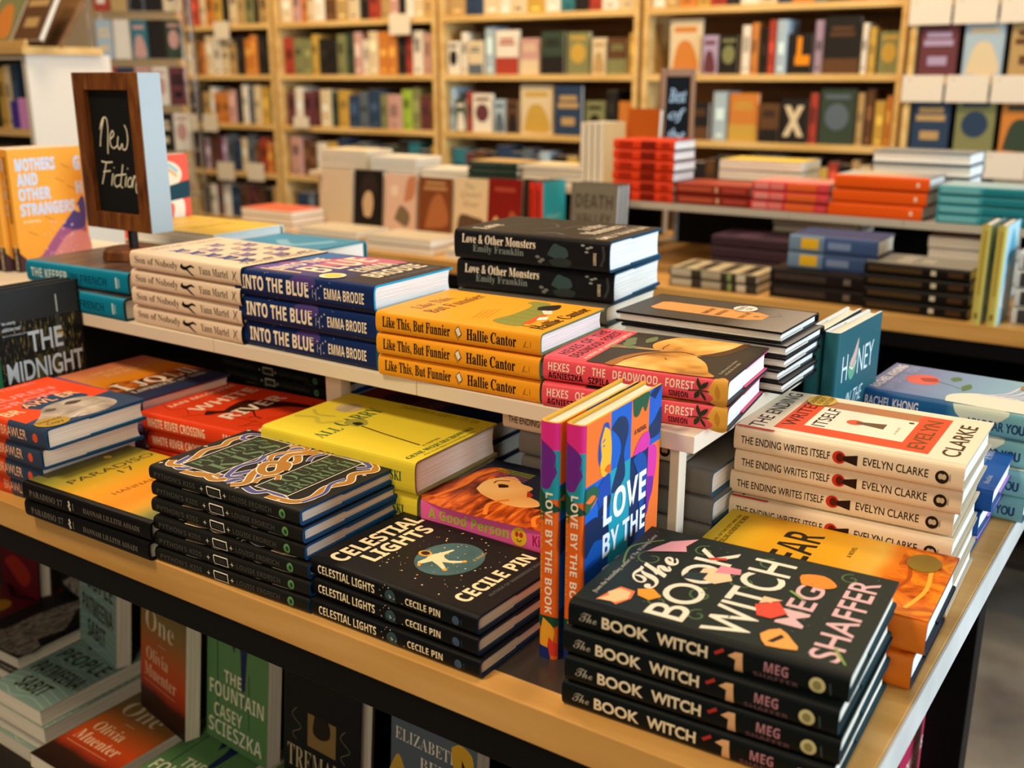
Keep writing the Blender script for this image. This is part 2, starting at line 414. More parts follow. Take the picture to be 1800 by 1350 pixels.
# coral novel with the vase
k, c, s = K('hexes', .205, .148, .0285, '#E8525E', board='#20242C', page=PAGEW, flap='#E6567E')
s.text('HEXES   OF   THE   DEADWOOD   FOREST', .03, .46, .83, .80, '#F6DCC8', 'H', -.002)
s.text('AGNIESZKA   SZPILA', .03, .12, .38, .40, '#1E1012', 'H'); s.text('SIMEON', .70, .12, .80, .36, '#1E1012', 'H')
s.poly([(.93, .98), (.91, .72), (.90, .45), (.93, .25), (.91, .02), (.995, .02), (.995, .98)], '#DDA23E', 4); s.poly([(.945, .8), (.935, .5), (.955, .2), (.965, .5)], '#C4862A', 4)
for a, b, c2, d in [(.845, .95, .86, .5), (.90, .85, .86, .5), (.835, .15, .86, .5), (.89, .1, .865, .5)]:
    mx, my = (a + c2) / 2, (b + d) / 2; s.poly([(c2, d), (mx - .012, my + .05), (a, b), (mx + .012, my - .02)], '#2E3420', 4)
s.line([(.80, .45), (.86, .5), (.91, .48)], .0012, '#3E3A1C', 4)
c.rect(0, 0, 1, .76, '#3A322A'); c.rect(0, .0, 1, .03, '#332B24')
c.text('HEXES', .10, .90, .42, .96, '#3A1218', 'H'); c.text('OF  THE', .48, .90, .92, .96, '#3A1218', 'H')
c.text('DEADWOOD  FOREST', .06, .825, .94, .885, '#3A1218', 'H'); c.text('A NOVEL BY AGNIESZKA SZPILA', .06, .775, .94, .80, '#F6DCC8', 'H')
skin = mottled('print_painted_orange', [(.30, '#8E5826'), (.45, '#D6963E'), (.62, '#EFBE68'), (.8, '#F4CC80')], (1, 1, 1), 22.0, 2, .42)
c.poly([(.0, .66), (.0, .12), (.14, .14), (.34, .20), (.50, .30), (.56, .38), (.50, .48), (.42, .56), (.26, .63)], skin, 6)
c.poly([(.46, .30), (.58, .22), (.78, .16), (1, .14), (1, .46), (.90, .54), (.72, .58), (.56, .54), (.50, .44)], skin, 6)
c.poly([(.0, .66), (.26, .63), (.44, .55), (.54, .44), (.55, .36), (.50, .42), (.38, .52), (.2, .585), (.0, .60)], '#A66A2A', 4); c.poly([(.5, .30), (.60, .24), (.8, .17), (1, .14), (1, .10), (.78, .12), (.56, .18)], '#5A3A1E', 4)
c.line([(.16, .60), (.36, .55), (.50, .46), (.56, .38), (.52, .30)], .0026, '#5E3412', 6); c.line([(.52, .47), (.60, .50), (.74, .50)], .0016, '#7A4A1C', 5); c.line([(.30, .40), (.34, .42)], .002, '#8A5A2A', 0)
for q in range(5): c.line([(.46 + .02 * q, .78), (.50 + .012 * q, .62), (.535 + .004 * q, .47)], .0012, '#C8A468', 5)
c.line([(.45, .76), (.52, .62), (.56, .48)], .002, '#B98E4E', 5)
for a in ((.62, .70, .10, .035), (.80, .62, .12, .03), (.52, .66, .06, .03), (.72, .72, .10, .03)):
    c.poly([(a[0] - a[2], a[1]), (a[0], a[1] + a[3]), (a[0] + a[2], a[1]), (a[0], a[1] - a[3])], '#6E7A52', 5)
c.text('Beautifully strange, fierce and funny', .10, .06, .5, .08, '#CDBFA8', 'I'); c.text('a book like no other', .10, .035, .45, .052, '#CDBFA8', 'I')

# teal mystery, brown photograph on its cover
k, c, s = K('keeper', .236, .16, .035, mottled('print_brown_moor', [(.3, '#3A2A24'), (.55, '#5C443A'), (.75, '#8A6C58')], (5, 1, 1), 6, 5, .3), '#0F7E9E', board='#1A3A44')
s.text('THE KEEPER', .05, .28, .42, .70, '#DDE6DC', 'H', -.004); s.text('FRENCH', .55, .30, .80, .66, '#0A4A60', 'H'); s.text('TANA', .44, .30, .53, .66, '#0A4A60', 'H')
s.rect(.885, .25, .90, .75, '#BFD6DA'); s.rect(.905, .3, .925, .7, '#6FAEBE')

# thick black novel
k, c, s = K('monster', .245, .16, .043, '#2C2926', '#121216', board='#123E58', page=PAGEW, flap='#17516F')
s.text('Love & Other Monsters', .055, .56, .545, .86, '#F6E6D0', 'B', -.002); s.text('Emily Franklin', .13, .22, .47, .52, '#7C8582', 'B', -.003)
s.poly([(.62, .42), (.66, .78), (.70, .74), (.74, .66), (.75, .42), (.69, .30)], '#34494A', 5); s.poly([(.63, .24), (.70, .36), (.77, .28), (.75, .08), (.66, .06)], '#2A3234', 5)
for a in ((.56, .32), (.59, .24), (.575, .17)): s.disc(a[0], a[1], .0035, .0022, '#6C716E')
for a in ((.84, .82), (.87, .74), (.865, .62), (.89, .78)): s.disc(a[0], a[1], .003, .0015, '#8C8E88')
s.text('GODINE', .905, .22, .925, .62, '#E0CFB4', 'B', 0, 90); s.line([(.95, .2), (.97, .5), (.96, .85)], .004, '#34363A', 5)
c.text('Love', .10, .83, .42, .93, '#EADBC6', 'B'); c.text('& Other', .5, .30, .86, .39, '#EADBC6', 'B'); c.text('Monsters', .28, .19, .90, .29, '#EADBC6', 'B'); c.text('EMILY FRANKLIN', .08, .06, .94, .12, '#EADBC6', 'S', .006)
c.line([(.05, .145), (.95, .145)], .0008, '#CFC0AA', 0)
c.line([(.3, .8), (.6, .72), (.7, .6), (.5, .52), (.3, .6)], .004, '#54544E', 8); c.line([(.12, .5), (.2, .42), (.16, .34)], .005, '#5E6A68', 6); c.line([(.45, .45), (.7, .42), (.85, .2), (.7, .13)], .003, '#66645C', 8)

# slim dark novella with an orange luggage tag
k, c, s = K('tag', .208, .126, .0148, grad('print_grey_to_black', [(0, '#9A928A'), (.18, '#857C74'), (.36, '#4A443C'), (1, '#3E382F')], 0, .12, 2), '#2A2824', board='#15161A', page=PAGEW, flap='#D8D4CC')
c.poly([(.42, .80), (.62, .80), (.70, .72), (.70, .16), (.66, .12), (.38, .12), (.34, .16), (.34, .72)], '#DE9A56')
c.disc(.52, .745, .004, .004, '#8A6A4A'); c.line([(.50, .75), (.40, .86), (.30, .82)], .001, '#5E564E', 4)
for i, (t_, v_) in enumerate([('SMALL THINGS', .66), ('IN OTHER ROOMS', .52), ('AND ELSEWHERE', .44)]): c.text(t_, .40, v_, .66, v_ + .035, '#7A4C22', 'H')
k.seal(.27, .62, .017, .014, '#EFE9DC', ['MCG', "O'BRIEN"], '#4A463E')

# tall orange paperback, spine with dark title
k, c, s = K('mothers', .22, .145, .024, '#E6A23C', board='#C88A2E', page=PAGEW, hard=False)
s.text('MOTHERS AND OTHER STRANGERS', .06, .3, .60, .68, '#3E2114', 'H'); s.rect(.80, 0, 1, 1, '#3A2A2C', 8); s.text('CORY FRANKLIN', .78, .35, .985, .65, '#E8D8B4', 'H')
s.k = 0
tx = '#BFD4EE'
for t_, u1, v0 in (('MOTHERS', .62, .82), ('AND', .36, .70), ('OTHER', .52, .58), ('STRANGERS', .84, .455)): c.text(t_, .08, v0, u1, v0 + .105, tx, 'H', .03)
c.text('A NOVEL', .10, .40, .34, .42, '#F3E6C8', 'H')
c.poly([(.0, .0), (.0, .02), (.30, .12), (.55, .30), (.80, .45), (.97, .58), (.97, 0)], '#9A5E8C'); c.poly([(.62, .34), (.80, .46), (.97, .58), (.97, .34), (.80, .30)], '#4E4684', 4); c.poly([(.42, .08), (.7, .27), (.97, .26), (.97, .06)], '#CE8E92', 5)
c.poly([(.80, .47), (.88, .51), (.90, .44)], '#E3B255'); c.stars(30, 4, '#E6C2D6', .35, .1, .8, .4, .0016); c.poly([(0, 0), (0, .16), (.12, .08), (.25, 0)], '#4A3236')
c.text('G', .88, .80, .97, .92, tx, 'H', .03); c.text('H', .88, .60, .97, .71, tx, 'H', .03)
for a in ((.5, .9), (.7, .86), (.6, .75), (.75, .68), (.15, .33), (.4, .44)): c.line([(a[0], a[1]), (a[0] + .12, a[1] - .04)], .001, '#9A6A1C', 0)

# coral paperback with the mask
k, c, s = K('mask', .205, .14, .022, '#E8604C', hard=False, page=PAGEW)
c.disc(.60, .82, .040, .026, '#F1DEC2'); c.line([(.34, .74), (.44, .86), (.62, .92), (.82, .84)], .008, '#A8C2C4', 6); c.line([(.36, .80), (.55, .90), (.80, .80)], .005, '#E2A85A', 6)
c.poly([(.30, .62), (.62, .60), (.88, .58), (.86, .36), (.74, .22), (.5, .20), (.36, .32)], '#F3E6D2', 6); c.poly([(.44, .56), (.70, .56), (.70, .44), (.60, .34), (.50, .40)], '#E8604C', 5); c.line([(.42, .42), (.56, .30), (.72, .40)], .005, '#F3E6D2', 5); c.poly([(.50, .52), (.62, .52), (.56, .44)], '#C43E30', 3)
c.poly([(0, .64), (1, .76), (1, .60), (0, .54)], '#20404C'); c.text('RET', .36, .595, .66, .71, '#F5EEE0', 'H', .01, 0, 0); c.text('a novel', .60, .12, .80, .15, '#8A2E22', 'I')

# orange-red and navy stories with the swimmer's face
k, c, s = K('brawler', .205, .148, .030, '#E4471C', board='#0E4466', flap='#155A80')
c.h = .225; s.rect(.635, 0, 1, 1, '#33435A', 8); s.text('BRAWLER', .565, .28, .815, .74, '#F0B48A', 'S', .012); s.text('LAUREN GROFF', .08, .3, .42, .7, '#E59A90', 'S', .01); s.disc(.90, .5, .005, .006, '#E4532E')
c.poly([(0, 0), (1, 0), (1, .32), (.66, .30), (.40, .26), (.22, .22), (0, .18)], '#2E4260')
c.poly([(.24, .44), (.34, .53), (.55, .56), (.74, .50), (.82, .36), (.6, .32), (.36, .30)], '#22405F', 6)
face = mottled('print_face_grey', [(.35, '#8C7F74'), (.55, '#B5A596'), (.75, '#D2C4B4')], (1, 1, 1), 30, 3, .4)
c.poly([(.02, .13), (.20, .24), (.32, .34), (.50, .38), (.74, .36), (.84, .24), (.82, .10), (.62, .03), (.44, .03), (.30, .06), (.14, .11)], face, 6)
c.poly([(.50, .30), (.58, .34), (.68, .30), (.58, .27)], '#4A423C', 4); c.poly([(.28, .28), (.34, .31), (.40, .28), (.34, .255)], '#5A5048', 4); c.line([(.28, .14), (.5, .16), (.78, .17)], .0012, '#6E6258', 4); c.line([(.34, .05), (.42, .07), (.48, .05)], .0016, '#6E5A50', 4)
c.text('LAUREN', .06, .64, .80, .72, '#E58C84', 'S', .012); c.text('GROFF', .10, .52, .74, .60, '#E58C84', 'S', .012); c.text('BR', -.0 + .02, .36, .20, .46, '#F2B890', 'S', .02); c.text('AWL', .26, .42, .58, .51, '#F0A878', 'S', .02); c.text('ER', .64, .43, .82, .52, '#F2B890', 'S', .02)
c.text('NEW STORIES', .10, .84, .80, .88, '#E58C84', 'S', .012)
k.seal(.14, .085, .022, .018, mat('#B08A2A', .35, .5), ['Signed', 'Copy'], '#4E3A10')

# sunset novel with ornate white letters
k, c, s = K('sunset', .205, .160, .025, grad('print_sunset', [(0, '#C96E50'), (.22, '#D98A52'), (.42, '#E8921E'), (.60, '#E27A20'), (.74, '#5A3A22'), (.84, '#2C3550'), (1, '#28355A')], 0, .16, 3), '#6A5684', board='#4A3A5E')
for a in range(3): s.rect(0, .18 + .25 * a, 1, .26 + .25 * a, '#8E7AA8', 6)
c.text('SEAN', .25, .80, .60, .86, '#EBB070', 'B'); c.text('KERRY', .30, .69, .80, .76, '#EBB070', 'B')
c.poly([(.05, .46), (.2, .52), (.4, .44), (.62, .47), (.9, .42), (.97, .30), (.03, .30)], mottled('print_dark_branches', [(.42, '#3A1E10'), (.52, '#A85418'), (.7, '#E0821E')], (1, 1, 1), 40, 5, .45), 0)
c.text('I', .10, .27, .20, .47, '#F0DCC0', 'B', .012); c.text('J', .28, .27, .38, .44, '#F0DCC0', 'B', .012); c.text('Q', .40, .24, .60, .44, '#F0DCC0', 'B', .012); c.text('L', .64, .27, .76, .44, '#F0DCC0', 'B', .012); c.text('II', .80, .27, .93, .44, '#F0DCC0', 'B', .012)
c.text('LAWRENCE', .10, .17, .55, .23, '#E6D2BC', 'B'); c.text('of Silk', .60, .17, .92, .23, '#C4C2CE', 'B')

# red-orange frontier novel with the raven
k, c, s = K('river', .236, .165, .0285, '#E2421C', board='#7C2412')
s.text('WHITE RIVER CROSSING', .06, .28, .52, .76, '#F6D9B4', 'H'); s.text('IAN McGUIRE', .66, .28, .93, .74, '#F6D9B4', 'H')
c.text('IAN McGUIRE', .19, .89, .96, .935, '#F4D0AE', 'H', -.004); c.text('WHITE', .22, .69, .95, .79, '#F6DDBC', 'H')
c.poly([(.27, .66), (.34, .58), (.44, .60), (.62, .62), (.70, .56), (.80, .38), (.82, .20), (.76, .17), (.70, .30), (.58, .38), (.46, .42), (.36, .50), (.26, .57), (.18, .60), (.20, .63)], '#3A160E', 5)
for a in ([(.46, .42), (.36, .34), (.30, .36)], [(.40, .46), (.32, .42), (.30, .46)], [(.36, .34), (.34, .28)]): c.line(a, .0024, '#3A160E', 0)
for a in ([(.05, .7), (.2, .6), (.26, .4), (.24, .2)], [(.9, .95), (.8, .85), (.95, .6)], [(.2, .97), (.14, .86), (.22, .8), (.12, .7)], [(.35, .25), (.5, .20), (.7, .14), (.9, .22)], [(.1, .3), (.2, .20), (.12, .06)]): c.line(a, .0012, '#8C2A10', 5)
c.text('RIVER', .20, .42, .90, .53, '#F8E4C8', 'H'); c.text('CROSSING', .08, .05, .97, .16, '#F6D6B2', 'H'); c.text('a novel', .14, .27, .28, .295, '#8C2A10', 'I')

# yellow novel with the burnt match
k, c, s = K('carry', .236, .16, .042, '#E2CC38', board='#8A8250', page=PAGE)
s.text('ALL CARRY', .08, .3, .5, .7, '#14543A', 'B'); s.text('WOJCIECHOWSKI', .56, .34, .92, .66, '#14543A', 'B')
c.text('ALL', .02, .60, .27, .68, '#155C3E', 'B'); c.text('CARRY', .31, .62, .78, .72, '#155C3E', 'B')
c.line([(.40, .60), (.34, .38), (.29, .13)], .0024, '#4A1E12', 0); c.poly([(.37, .58), (.40, .64), (.46, .62), (.44, .57)], '#2A2A16', 5); c.poly([(.36, .57), (.36, .66), (.46, .68), (.52, .61), (.44, .55)], '#A29A3C', 5)
c.poly([(.375, .58), (.40, .63), (.45, .61), (.43, .57)], '#2A2A16', 5)
c.line([(.3, .97), (.36, .86), (.28, .78), (.40, .69)], .006, '#C8B844', 6); c.line([(.5, .96), (.42, .88), (.46, .78)], .004, '#BFB048', 6)
c.disc(.68, .82, .018, .017, '#C4B08C')
for i in range(6): c.line([(.585, .85 - .012 * i), (.775, .85 - .012 * i)], .0006, '#7A6A4A', 0)
c.text('A NOVEL', .28, .105, .50, .12, '#3A4A2C', 'B'); c.text('GENE WOJCIECHOWSKI', .02, .045, .80, .08, '#155C3E', 'B'); c.text('New York Times bestselling author', .14, .018, .76, .032, '#6A6A34', 'B')
c.line([(.86, .98), (.88, .5), (.86, .04)], .0006, '#C8B638', 0); c.text('WE ALL CARRY SOMETHING', .90, .08, .97, .60, '#A8961E', 'B', 0, 90)

# gradient novel with a black spine
k, c, s = K('paradiso', .238, .156, .025, grad('print_paradise', [(0, '#6C6A38'), (.14, '#8E8A34'), (.30, '#C9A326'), (.48, '#E0991C'), (.66, '#EA8A1A'), (.80, '#D49A2C'), (.90, '#8C8A46'), (1, '#5E7058')], 0, .14, 2), '#100E0D', board='#141210')
s.text('PARADISO 17', .06, .32, .335, .68, '#6E665C', 'B'); s.text('HANNAH LILLITH ASSADI', .50, .36, .925, .64, '#6E665C', 'B')
s.line([(.385, .75), (.395, .6), (.385, .5), (.395, .35), (.388, .25)], .0028, '#CFC4B0', 5); s.rect(.418, .3, .422, .7, '#8A8276')
c.text('PARADISO', .16, .74, .97, .80, '#3E3A1C', 'S', .002); c.text('17', .54, .655, .68, .715, '#3E3A1C', 'S'); c.text('HANNAH LILLITH', .20, .43, .95, .47, '#8A4410', 'S', .002); c.text('ASSADI', .52, .36, .86, .40, '#8A4410', 'S', .002); c.disc(.71, .93, .005, .006, '#F4D060')

# black story collection with serpents
k, c, s = K('python', .235, .148, .0187, '#1A1916', board='#0E4A80', flap='#0F5A96', page=PAGE)
s.text("PYTHON'S KISS", .04, .34, .33, .68, '#45443F', 'H'); s.text('LOUISE ERDRICH', .56, .34, .83, .68, '#45443F', 'H')
s.spark(.375, .5, .0032, '#E6DCC8'); s.spark(.53, .5, .0032, '#E6DCC8'); s.disc(.895, .5, .0046, .0052, '#5C8A52'); s.disc(.897, .5, .0020, .0026, '#23402A')
for a in ([(.415, .22), (.41, .78)], [(.41, .78), (.50, .78)], [(.50, .78), (.505, .22)], [(.505, .22), (.415, .22)]): s.line(a, .0011, '#E9E0CE', 0)
s.text('STORIES', .425, .36, .49, .64, '#45443F', 'H')
def serp(pts, wd=.0105, cc='#A8742C'):
    P = spline(pts, 8); c.line(P, wd, '#F0E4D0', 0); c.line(P, wd * .76, cc, 0)
OC, BL = '#A8742C', '#4A4E8C'
serp([(.30, .93), (.12, .90), (.07, .84), (.15, .80), (.20, .85), (.14, .88)], .009, BL); serp([(.92, .93), (.72, .95), (.60, .92), (.45, .94), (.30, .90), (.14, .86), (.08, .92), (.16, .96)], .010, OC)
serp([(.95, .86), (.90, .94), (.80, .91), (.86, .80), (.94, .70), (.90, .60), (.94, .52)], .008, BL)
serp([(.04, .80), (.06, .68), (.13, .64), (.10, .56), (.05, .60), (.09, .68), (.06, .74)], .010, OC); serp([(.12, .60), (.22, .56), (.34, .52), (.28, .46), (.16, .50), (.06, .52)], .010, BL)
serp([(.05, .48), (.14, .44), (.30, .50), (.46, .52), (.64, .44), (.78, .50), (.92, .46), (.95, .36)], .011, OC); serp([(.08, .40), (.05, .32), (.12, .27), (.09, .18), (.05, .12)], .010, BL)
serp([(.50, .54), (.58, .60), (.72, .56), (.86, .58), (.92, .50)], .009, BL); serp([(.05, .24), (.07, .10), (.20, .06), (.40, .09), (.56, .05), (.70, .10), (.84, .05), (.93, .12), (.90, .20)], .011, OC)
serp([(.10, .06), (.30, .05), (.46, .10), (.60, .09)], .006, BL); serp([(.93, .30), (.95, .20), (.88, .10), (.80, .14)], .008, BL)
for (v0, v1) in ((.64, .87), (.165, .365)):
    c.rect(.12, v0 - .006, .92, v1 + .006, '#F0E4D0'); c.rect(.128, v0 - .001, .912, v1 + .001, '#20251C')
for t_, v0, v1, u0, u1 in (("PYTHON'S", .77, .855, .17, .87), ('KISS', .65, .76, .20, .84), ('LOUISE', .27, .355, .20, .85), ('ERDRICH', .175, .26, .16, .88)): c.text(t_, u0, v0, u1, v1, '#5E7A56', 'B', -.009)
serp([(.62, .63), (.50, .60), (.36, .62), (.24, .60), (.14, .56), (.20, .50)], .008, BL); serp([(.86, .62), (.94, .58), (.90, .52), (.80, .56), (.66, .60), (.56, .56)], .008, OC); serp([(.16, .40), (.26, .42), (.36, .38), (.30, .34)], .007, OC); serp([(.90, .40), (.80, .42), (.70, .39)], .007, BL)
serp([(.46, .40), (.58, .46), (.50, .54), (.38, .50), (.34, .44), (.44, .42), (.60, .50), (.74, .53), (.84, .47)], .012, OC); c.disc(.85, .47, .007, .010, OC)
for a in ((.06, .97), (.5, .975), (.96, .98), (.97, .56), (.03, .42), (.03, .16), (.97, .26), (.96, .03), (.45, .56), (.72, .045)): c.spark(a[0], a[1], .004, '#F0E4D0')

# black novel with the astronaut
k, c, s = K('celestial', .2145, .141, .0207, '#171617', '#0E0F11', board='#17324E', flap='#1B3A58')
s.text('CELESTIAL LIGHTS', .055, .28, .415, .76, '#F1DDB4', 'H'); s.text('CECILE PIN', .60, .30, .80, .68, '#F1DDB4', 'H')
s.disc(.51, .45, .0068, .0068, '#32494E'); s.line([(.505, .5), (.515, .42), (.505, .36)], .0009, '#E6D7B4', 0); s.disc(.885, .45, .0042, .0046, '#40546A'); s.rect(.915, .3, .918, .62, '#33465A'); s.stars(10, 8, '#D8CBA8', .44, .1, .58, .95, .0007)
c.text('CELESTIAL', .06, .835, .97, .94, '#F1DDB4', 'H', .012); c.text('LIGHTS', .20, .715, .88, .815, '#F1DDB4', 'H', .012)
c.disc(.55, .45, .0385, .0345, mottled('print_teal_wash', [(.3, '#34555A'), (.7, '#4E7276')], (1, 1, 1), 22, 6, .45))
FIG = [(.47, .52), (.55, .53), (.64, .50), (.76, .47), (.76, .455), (.62, .465), (.58, .44), (.56, .40), (.60, .355), (.64, .33), (.61, .315), (.54, .36), (.50, .42), (.44, .37), (.40, .34), (.38, .355), (.43, .42), (.46, .47), (.36, .50), (.32, .485), (.31, .50), (.38, .53)]
AS = lambda u, v: (.50 + (u - .53) * .78, .475 + (v - .44) * .86)
c.poly([AS(u, v) for u, v in FIG], '#F0DFB4')
q = AS(.55, .565); c.disc(q[0], q[1], .0062, .0076, '#E6A23A'); c.disc(q[0] + .004, q[1], .0042, .0050, '#2A2420')
for u, v in ((.625, .322), (.39, .347)): q = AS(u, v); c.disc(q[0], q[1], .0026, .0026, '#E6A23A')
c.line([AS(.37, .512), AS(.31, .492)], .0026, '#E6A23A', 0)
c.text('a novel', .62, .335, .76, .365, '#D8B868', 'I', 0, 0); c.stars(46, 21, '#E8D8A8', .06, .22, .95, .70, .0009); c.stars(24, 5, '#E0A03A', .2, .26, .8, .70, .0009)
c.text('CECILE PIN', .10, .115, .92, .20, '#F1DDB4', 'H', .010); c.text('AUTHOR OF WANDERING SOULS', .26, .065, .90, .085, '#56565A', 'H')

# pink spine, copper-haired profile on the cover
k, c, s = K('person', .206, .15, .028, '#1E2232', '#E65FA6', board='#3A2A34', page=PAGE, hard=False)
s.text('A Good Person', .05, .30, .56, .78, '#A9B43C', 'H', .01); s.disc(.62, .5, .0095, .0105, '#EDBE2E'); s.line([(.606, .40), (.62, .30), (.637, .38)], .0010, '#4A3210', 4); s.disc(.607, .60, .0024, .003, '#C43A2A'); s.disc(.633, .60, .0024, .003, '#C43A2A')
s.text('Kirsten', .70, .28, .88, .76, '#B01E5E', 'H')
hair = mottled('print_copper_hair', [(.30, '#4E1A0A'), (.45, '#9A3A10'), (.58, '#D4601A'), (.72, '#F08A2E')], (4, 1.2, 1), 16, 6, .35, dist=1.6)
fair = mottled('print_warm_skin', [(.35, '#E0913E'), (.65, '#F4BE74')], (1, 1, 1), 10, 2, .38)
DV = .28
c.poly([(0, .0), (.0, .99), (.60, .99), (.80, .96), (.86, .88), (.78, .80), (.66, .84), (.52, .78), (.40, .76), (.34, .52), (.30, .40), (.36, .2), (.30, .0)], hair, 5)
c.poly([(u, v + DV) for u, v in ((.40, .56), (.56, .58), (.68, .54), (.75, .47), (.66, .38), (.64, .32), (.61, .29), (.54, .29), (.48, .27), (.46, .24), (.42, .17), (.34, .14), (.26, .22), (.26, .34), (.32, .48))], fair, 4)
c.poly([(.50, .555), (.56, .58), (.50, .52), (.45, .535)], '#B0301C', 4); c.poly([(.50, .74), (.56, .77), (.58, .72), (.54, .70)], '#3A1A10', 4); c.line([(.56, .80), (.62, .80), (.66, .74)], .002, '#6A2A12', 4)
c.line([(.1, .97), (.4, .93), (.62, .94), (.80, .90)], .006, '#E0741E', 6); c.line([(.02, .6), (.2, .66), (.34, .6)], .005, '#E8822A', 6); c.line([(.02, .3), (.16, .36), (.30, .3)], .005, '#E8822A', 6)
c.text('KIRSTEN', .66, .12, .96, .18, '#E65FA6', 'H'); c.text('KING', .70, .04, .96, .10, '#E65FA6', 'H')
for i in range(6): c.line([(.70 + .03 * i, .90), (.70 + .03 * i, .66)], .0009, '#C8C83A' if i > 2 else '#C46A9C', 0)
c.text('a novel', .80, .30, .95, .33, '#D8D2DC', 'I')

# blue, orange and teal colour-block romance
k, c, s = K('love', .236, .157, .022, '#1450A0', '#E2641E', board='#D9A93A', page=PAGE, hard=True)
s.rect(0, 0, .11, 1, '#DE2E86', 6); s.rect(.11, 0, .31, 1, '#2390A0', 6); s.poly([(.07, .02), (.10, .6), (.13, .86), (.17, .80), (.20, .9), (.235, .72), (.27, .5), (.25, .02)], '#6A2888', 4); s.poly([(.26, .0), (.30, .4), (.34, .95), (.36, .98), (.36, 0)], '#1E4A38', 4); s.rect(.34, 0, .40, .3, '#1E4A38')
s.text('LOVE BY THE BOOK', .285, .38, .80, .74, '#F4E6D0', 'H'); s.text('JESSICA GEORGE', .36, .10, .72, .24, '#E89A2A', 'H')
s.poly([(.815, .0), (.81, .5), (.815, .98), (.85, .98), (.87, .3), (.85, 0)], '#1C4632', 4); s.poly([(.82, .3), (.86, .85), (.93, .75), (.965, .3), (.92, .1)], '#E8A02C', 5); s.poly([(.90, .6), (.93, 1), (.985, 1), (.97, .5)], '#D23A2A'); s.poly([(.945, 0), (.95, .6), (1, .7), (1, 0)], '#1C2C6A')
OR, BU, NV, TE = '#EC7230', '#1660C0', '#17315E', '#1E9AB0'
for (u0, v0, u1, v1, m) in ((0, .75, .30, 1, OR), (.30, .75, .57, 1, BU), (.57, .75, .82, 1, OR), (.82, .755, 1, 1, BU), (0, .50, .30, .75, BU), (.30, .22, .57, .755, TE), (.57, .35, .82, .755, NV), (.82, 0, 1, .755, OR), (0, .22, .30, .50, '#1450A0'), (.30, 0, .57, .22, OR), (.57, 0, .82, .35, BU), (0, 0, .30, .22, NV)): c.rect(u0, v0, u1, v1, m)
c.poly([(.30, .93), (.40, .96), (.50, .94), (.53, .88), (.48, .80), (.50, .70), (.42, .66), (.32, .66), (.38, .74), (.44, .82), (.40, .88)], '#16365C', 6); c.poly([(.82, .84), (.90, .86), (1, .90), (1, .80), (.92, .78), (.84, .79)], '#16365C', 5); c.poly([(.82, .98), (.90, .95), (1, 1), (.9, 1)], '#16365C')
c.poly([(.21, .97), (.15, .90), (.15, .82), (.21, .80), (.28, .88), (.27, .96)], '#1450A0', 5); c.poly([(.22, .955), (.175, .90), (.185, .84), (.17, .80), (.20, .755), (.28, .755), (.31, .82), (.29, .92)], '#F2B233', 5); c.poly([(.22, .775), (.29, .75), (.31, .78), (.26, .79)], '#E2641E', 4)
c.line([(.195, .895), (.225, .905)], .0016, '#2A58A8', 0); c.line([(.20, .878), (.22, .88)], .0016, '#2A58A8', 0)
c.poly([(.58, 1), (.60, .93), (.66, .92), (.72, .95), (.76, .92), (.80, .96), (.80, 1)], '#1E5A40', 4); c.poly([(.60, .755), (.66, .80), (.74, .825), (.82, .82), (.82, .755)], '#D83AA0', 4)
c.poly([(.82, .76), (.93, .74), (.95, .68), (.93, .60), (.88, .56), (.88, .52), (.82, .50)], '#D83AA0', 4); c.poly([(.82, .62), (.91, .60), (.90, .54), (.86, .50), (.84, .46), (.82, .46)], '#7A2C9A', 4)
c.poly([(.12, .70), (.20, .74), (.30, .74), (.30, .56), (.22, .56)], '#0F48A4', 4); c.poly([(0, .66), (.08, .70), (.14, .68), (.06, .65)], OR, 4); c.poly([(0, .74), (.10, .74), (.16, .70), (.08, .66), (0, .64)], '#1E5A40', 4); c.poly([(0, .69), (.07, .705), (.12, .69), (.06, .675)], OR, 4)
c.poly([(0, .60), (.14, .60), (.28, .54), (.28, .48), (.12, .50), (0, .46)], '#14294E', 4); c.poly([(.16, .62), (.30, .66), (.30, .62), (.18, .58)], '#14294E', 4); c.poly([(0, .40), (.14, .42), (.24, .34), (.28, .22), (.1, .26)], '#0F48A4', 4)
c.poly([(.60, .74), (.70, .755), (.80, .70), (.80, .56), (.72, .48), (.70, .60), (.66, .68)], '#1450A0', 5)
c.text('A NOVEL', .61, .845, .78, .865, '#3A2A2E', 'H'); c.text('LOVE', .22, .535, .80, .665, '#EFF3F6', 'H', .01); c.text('BY THE', .22, .40, .80, .50, '#EFF3F6', 'H', .008); c.text('BOOK', .22, .25, .80, .36, '#EFF3F6', 'H', .008)

# dark green novel with flying books
k, c, s = K('witch', .236, .176, .0258, '#1A2521', '#0B1112', board='#123038', page=PAGE, flap='#16404A')
s.text('The', .045, .34, .115, .70, '#9A9484', 'C', .004); s.text('BOOK', .135, .27, .315, .72, '#E4D4B4', 'S', .030); s.text('WITCH', .345, .27, .53, .72, '#E4D4B4', 'S', .030)
s.line([(.555, .55), (.585, .75)], .0028, '#A8322A', 0); s.poly([(.60, .60), (.625, .78), (.65, .80), (.655, .1), (.625, .08), (.628, .52)], '#D8A878', 0)
s.text('MEG', .725, .38, .805, .74, '#B07A84', 'H', -.004); s.text('SHAFFER', .69, .12, .84, .30, '#6A4A52', 'H'); s.disc(.90, .42, .0062, .0066, '#C9C08C'); s.disc(.90, .42, .0034, .0038, '#8E8654'); s.line([(.94, .6), (.945, .2)], .0012, '#3E4A48', 0)
W_ = '#EDE2CC'
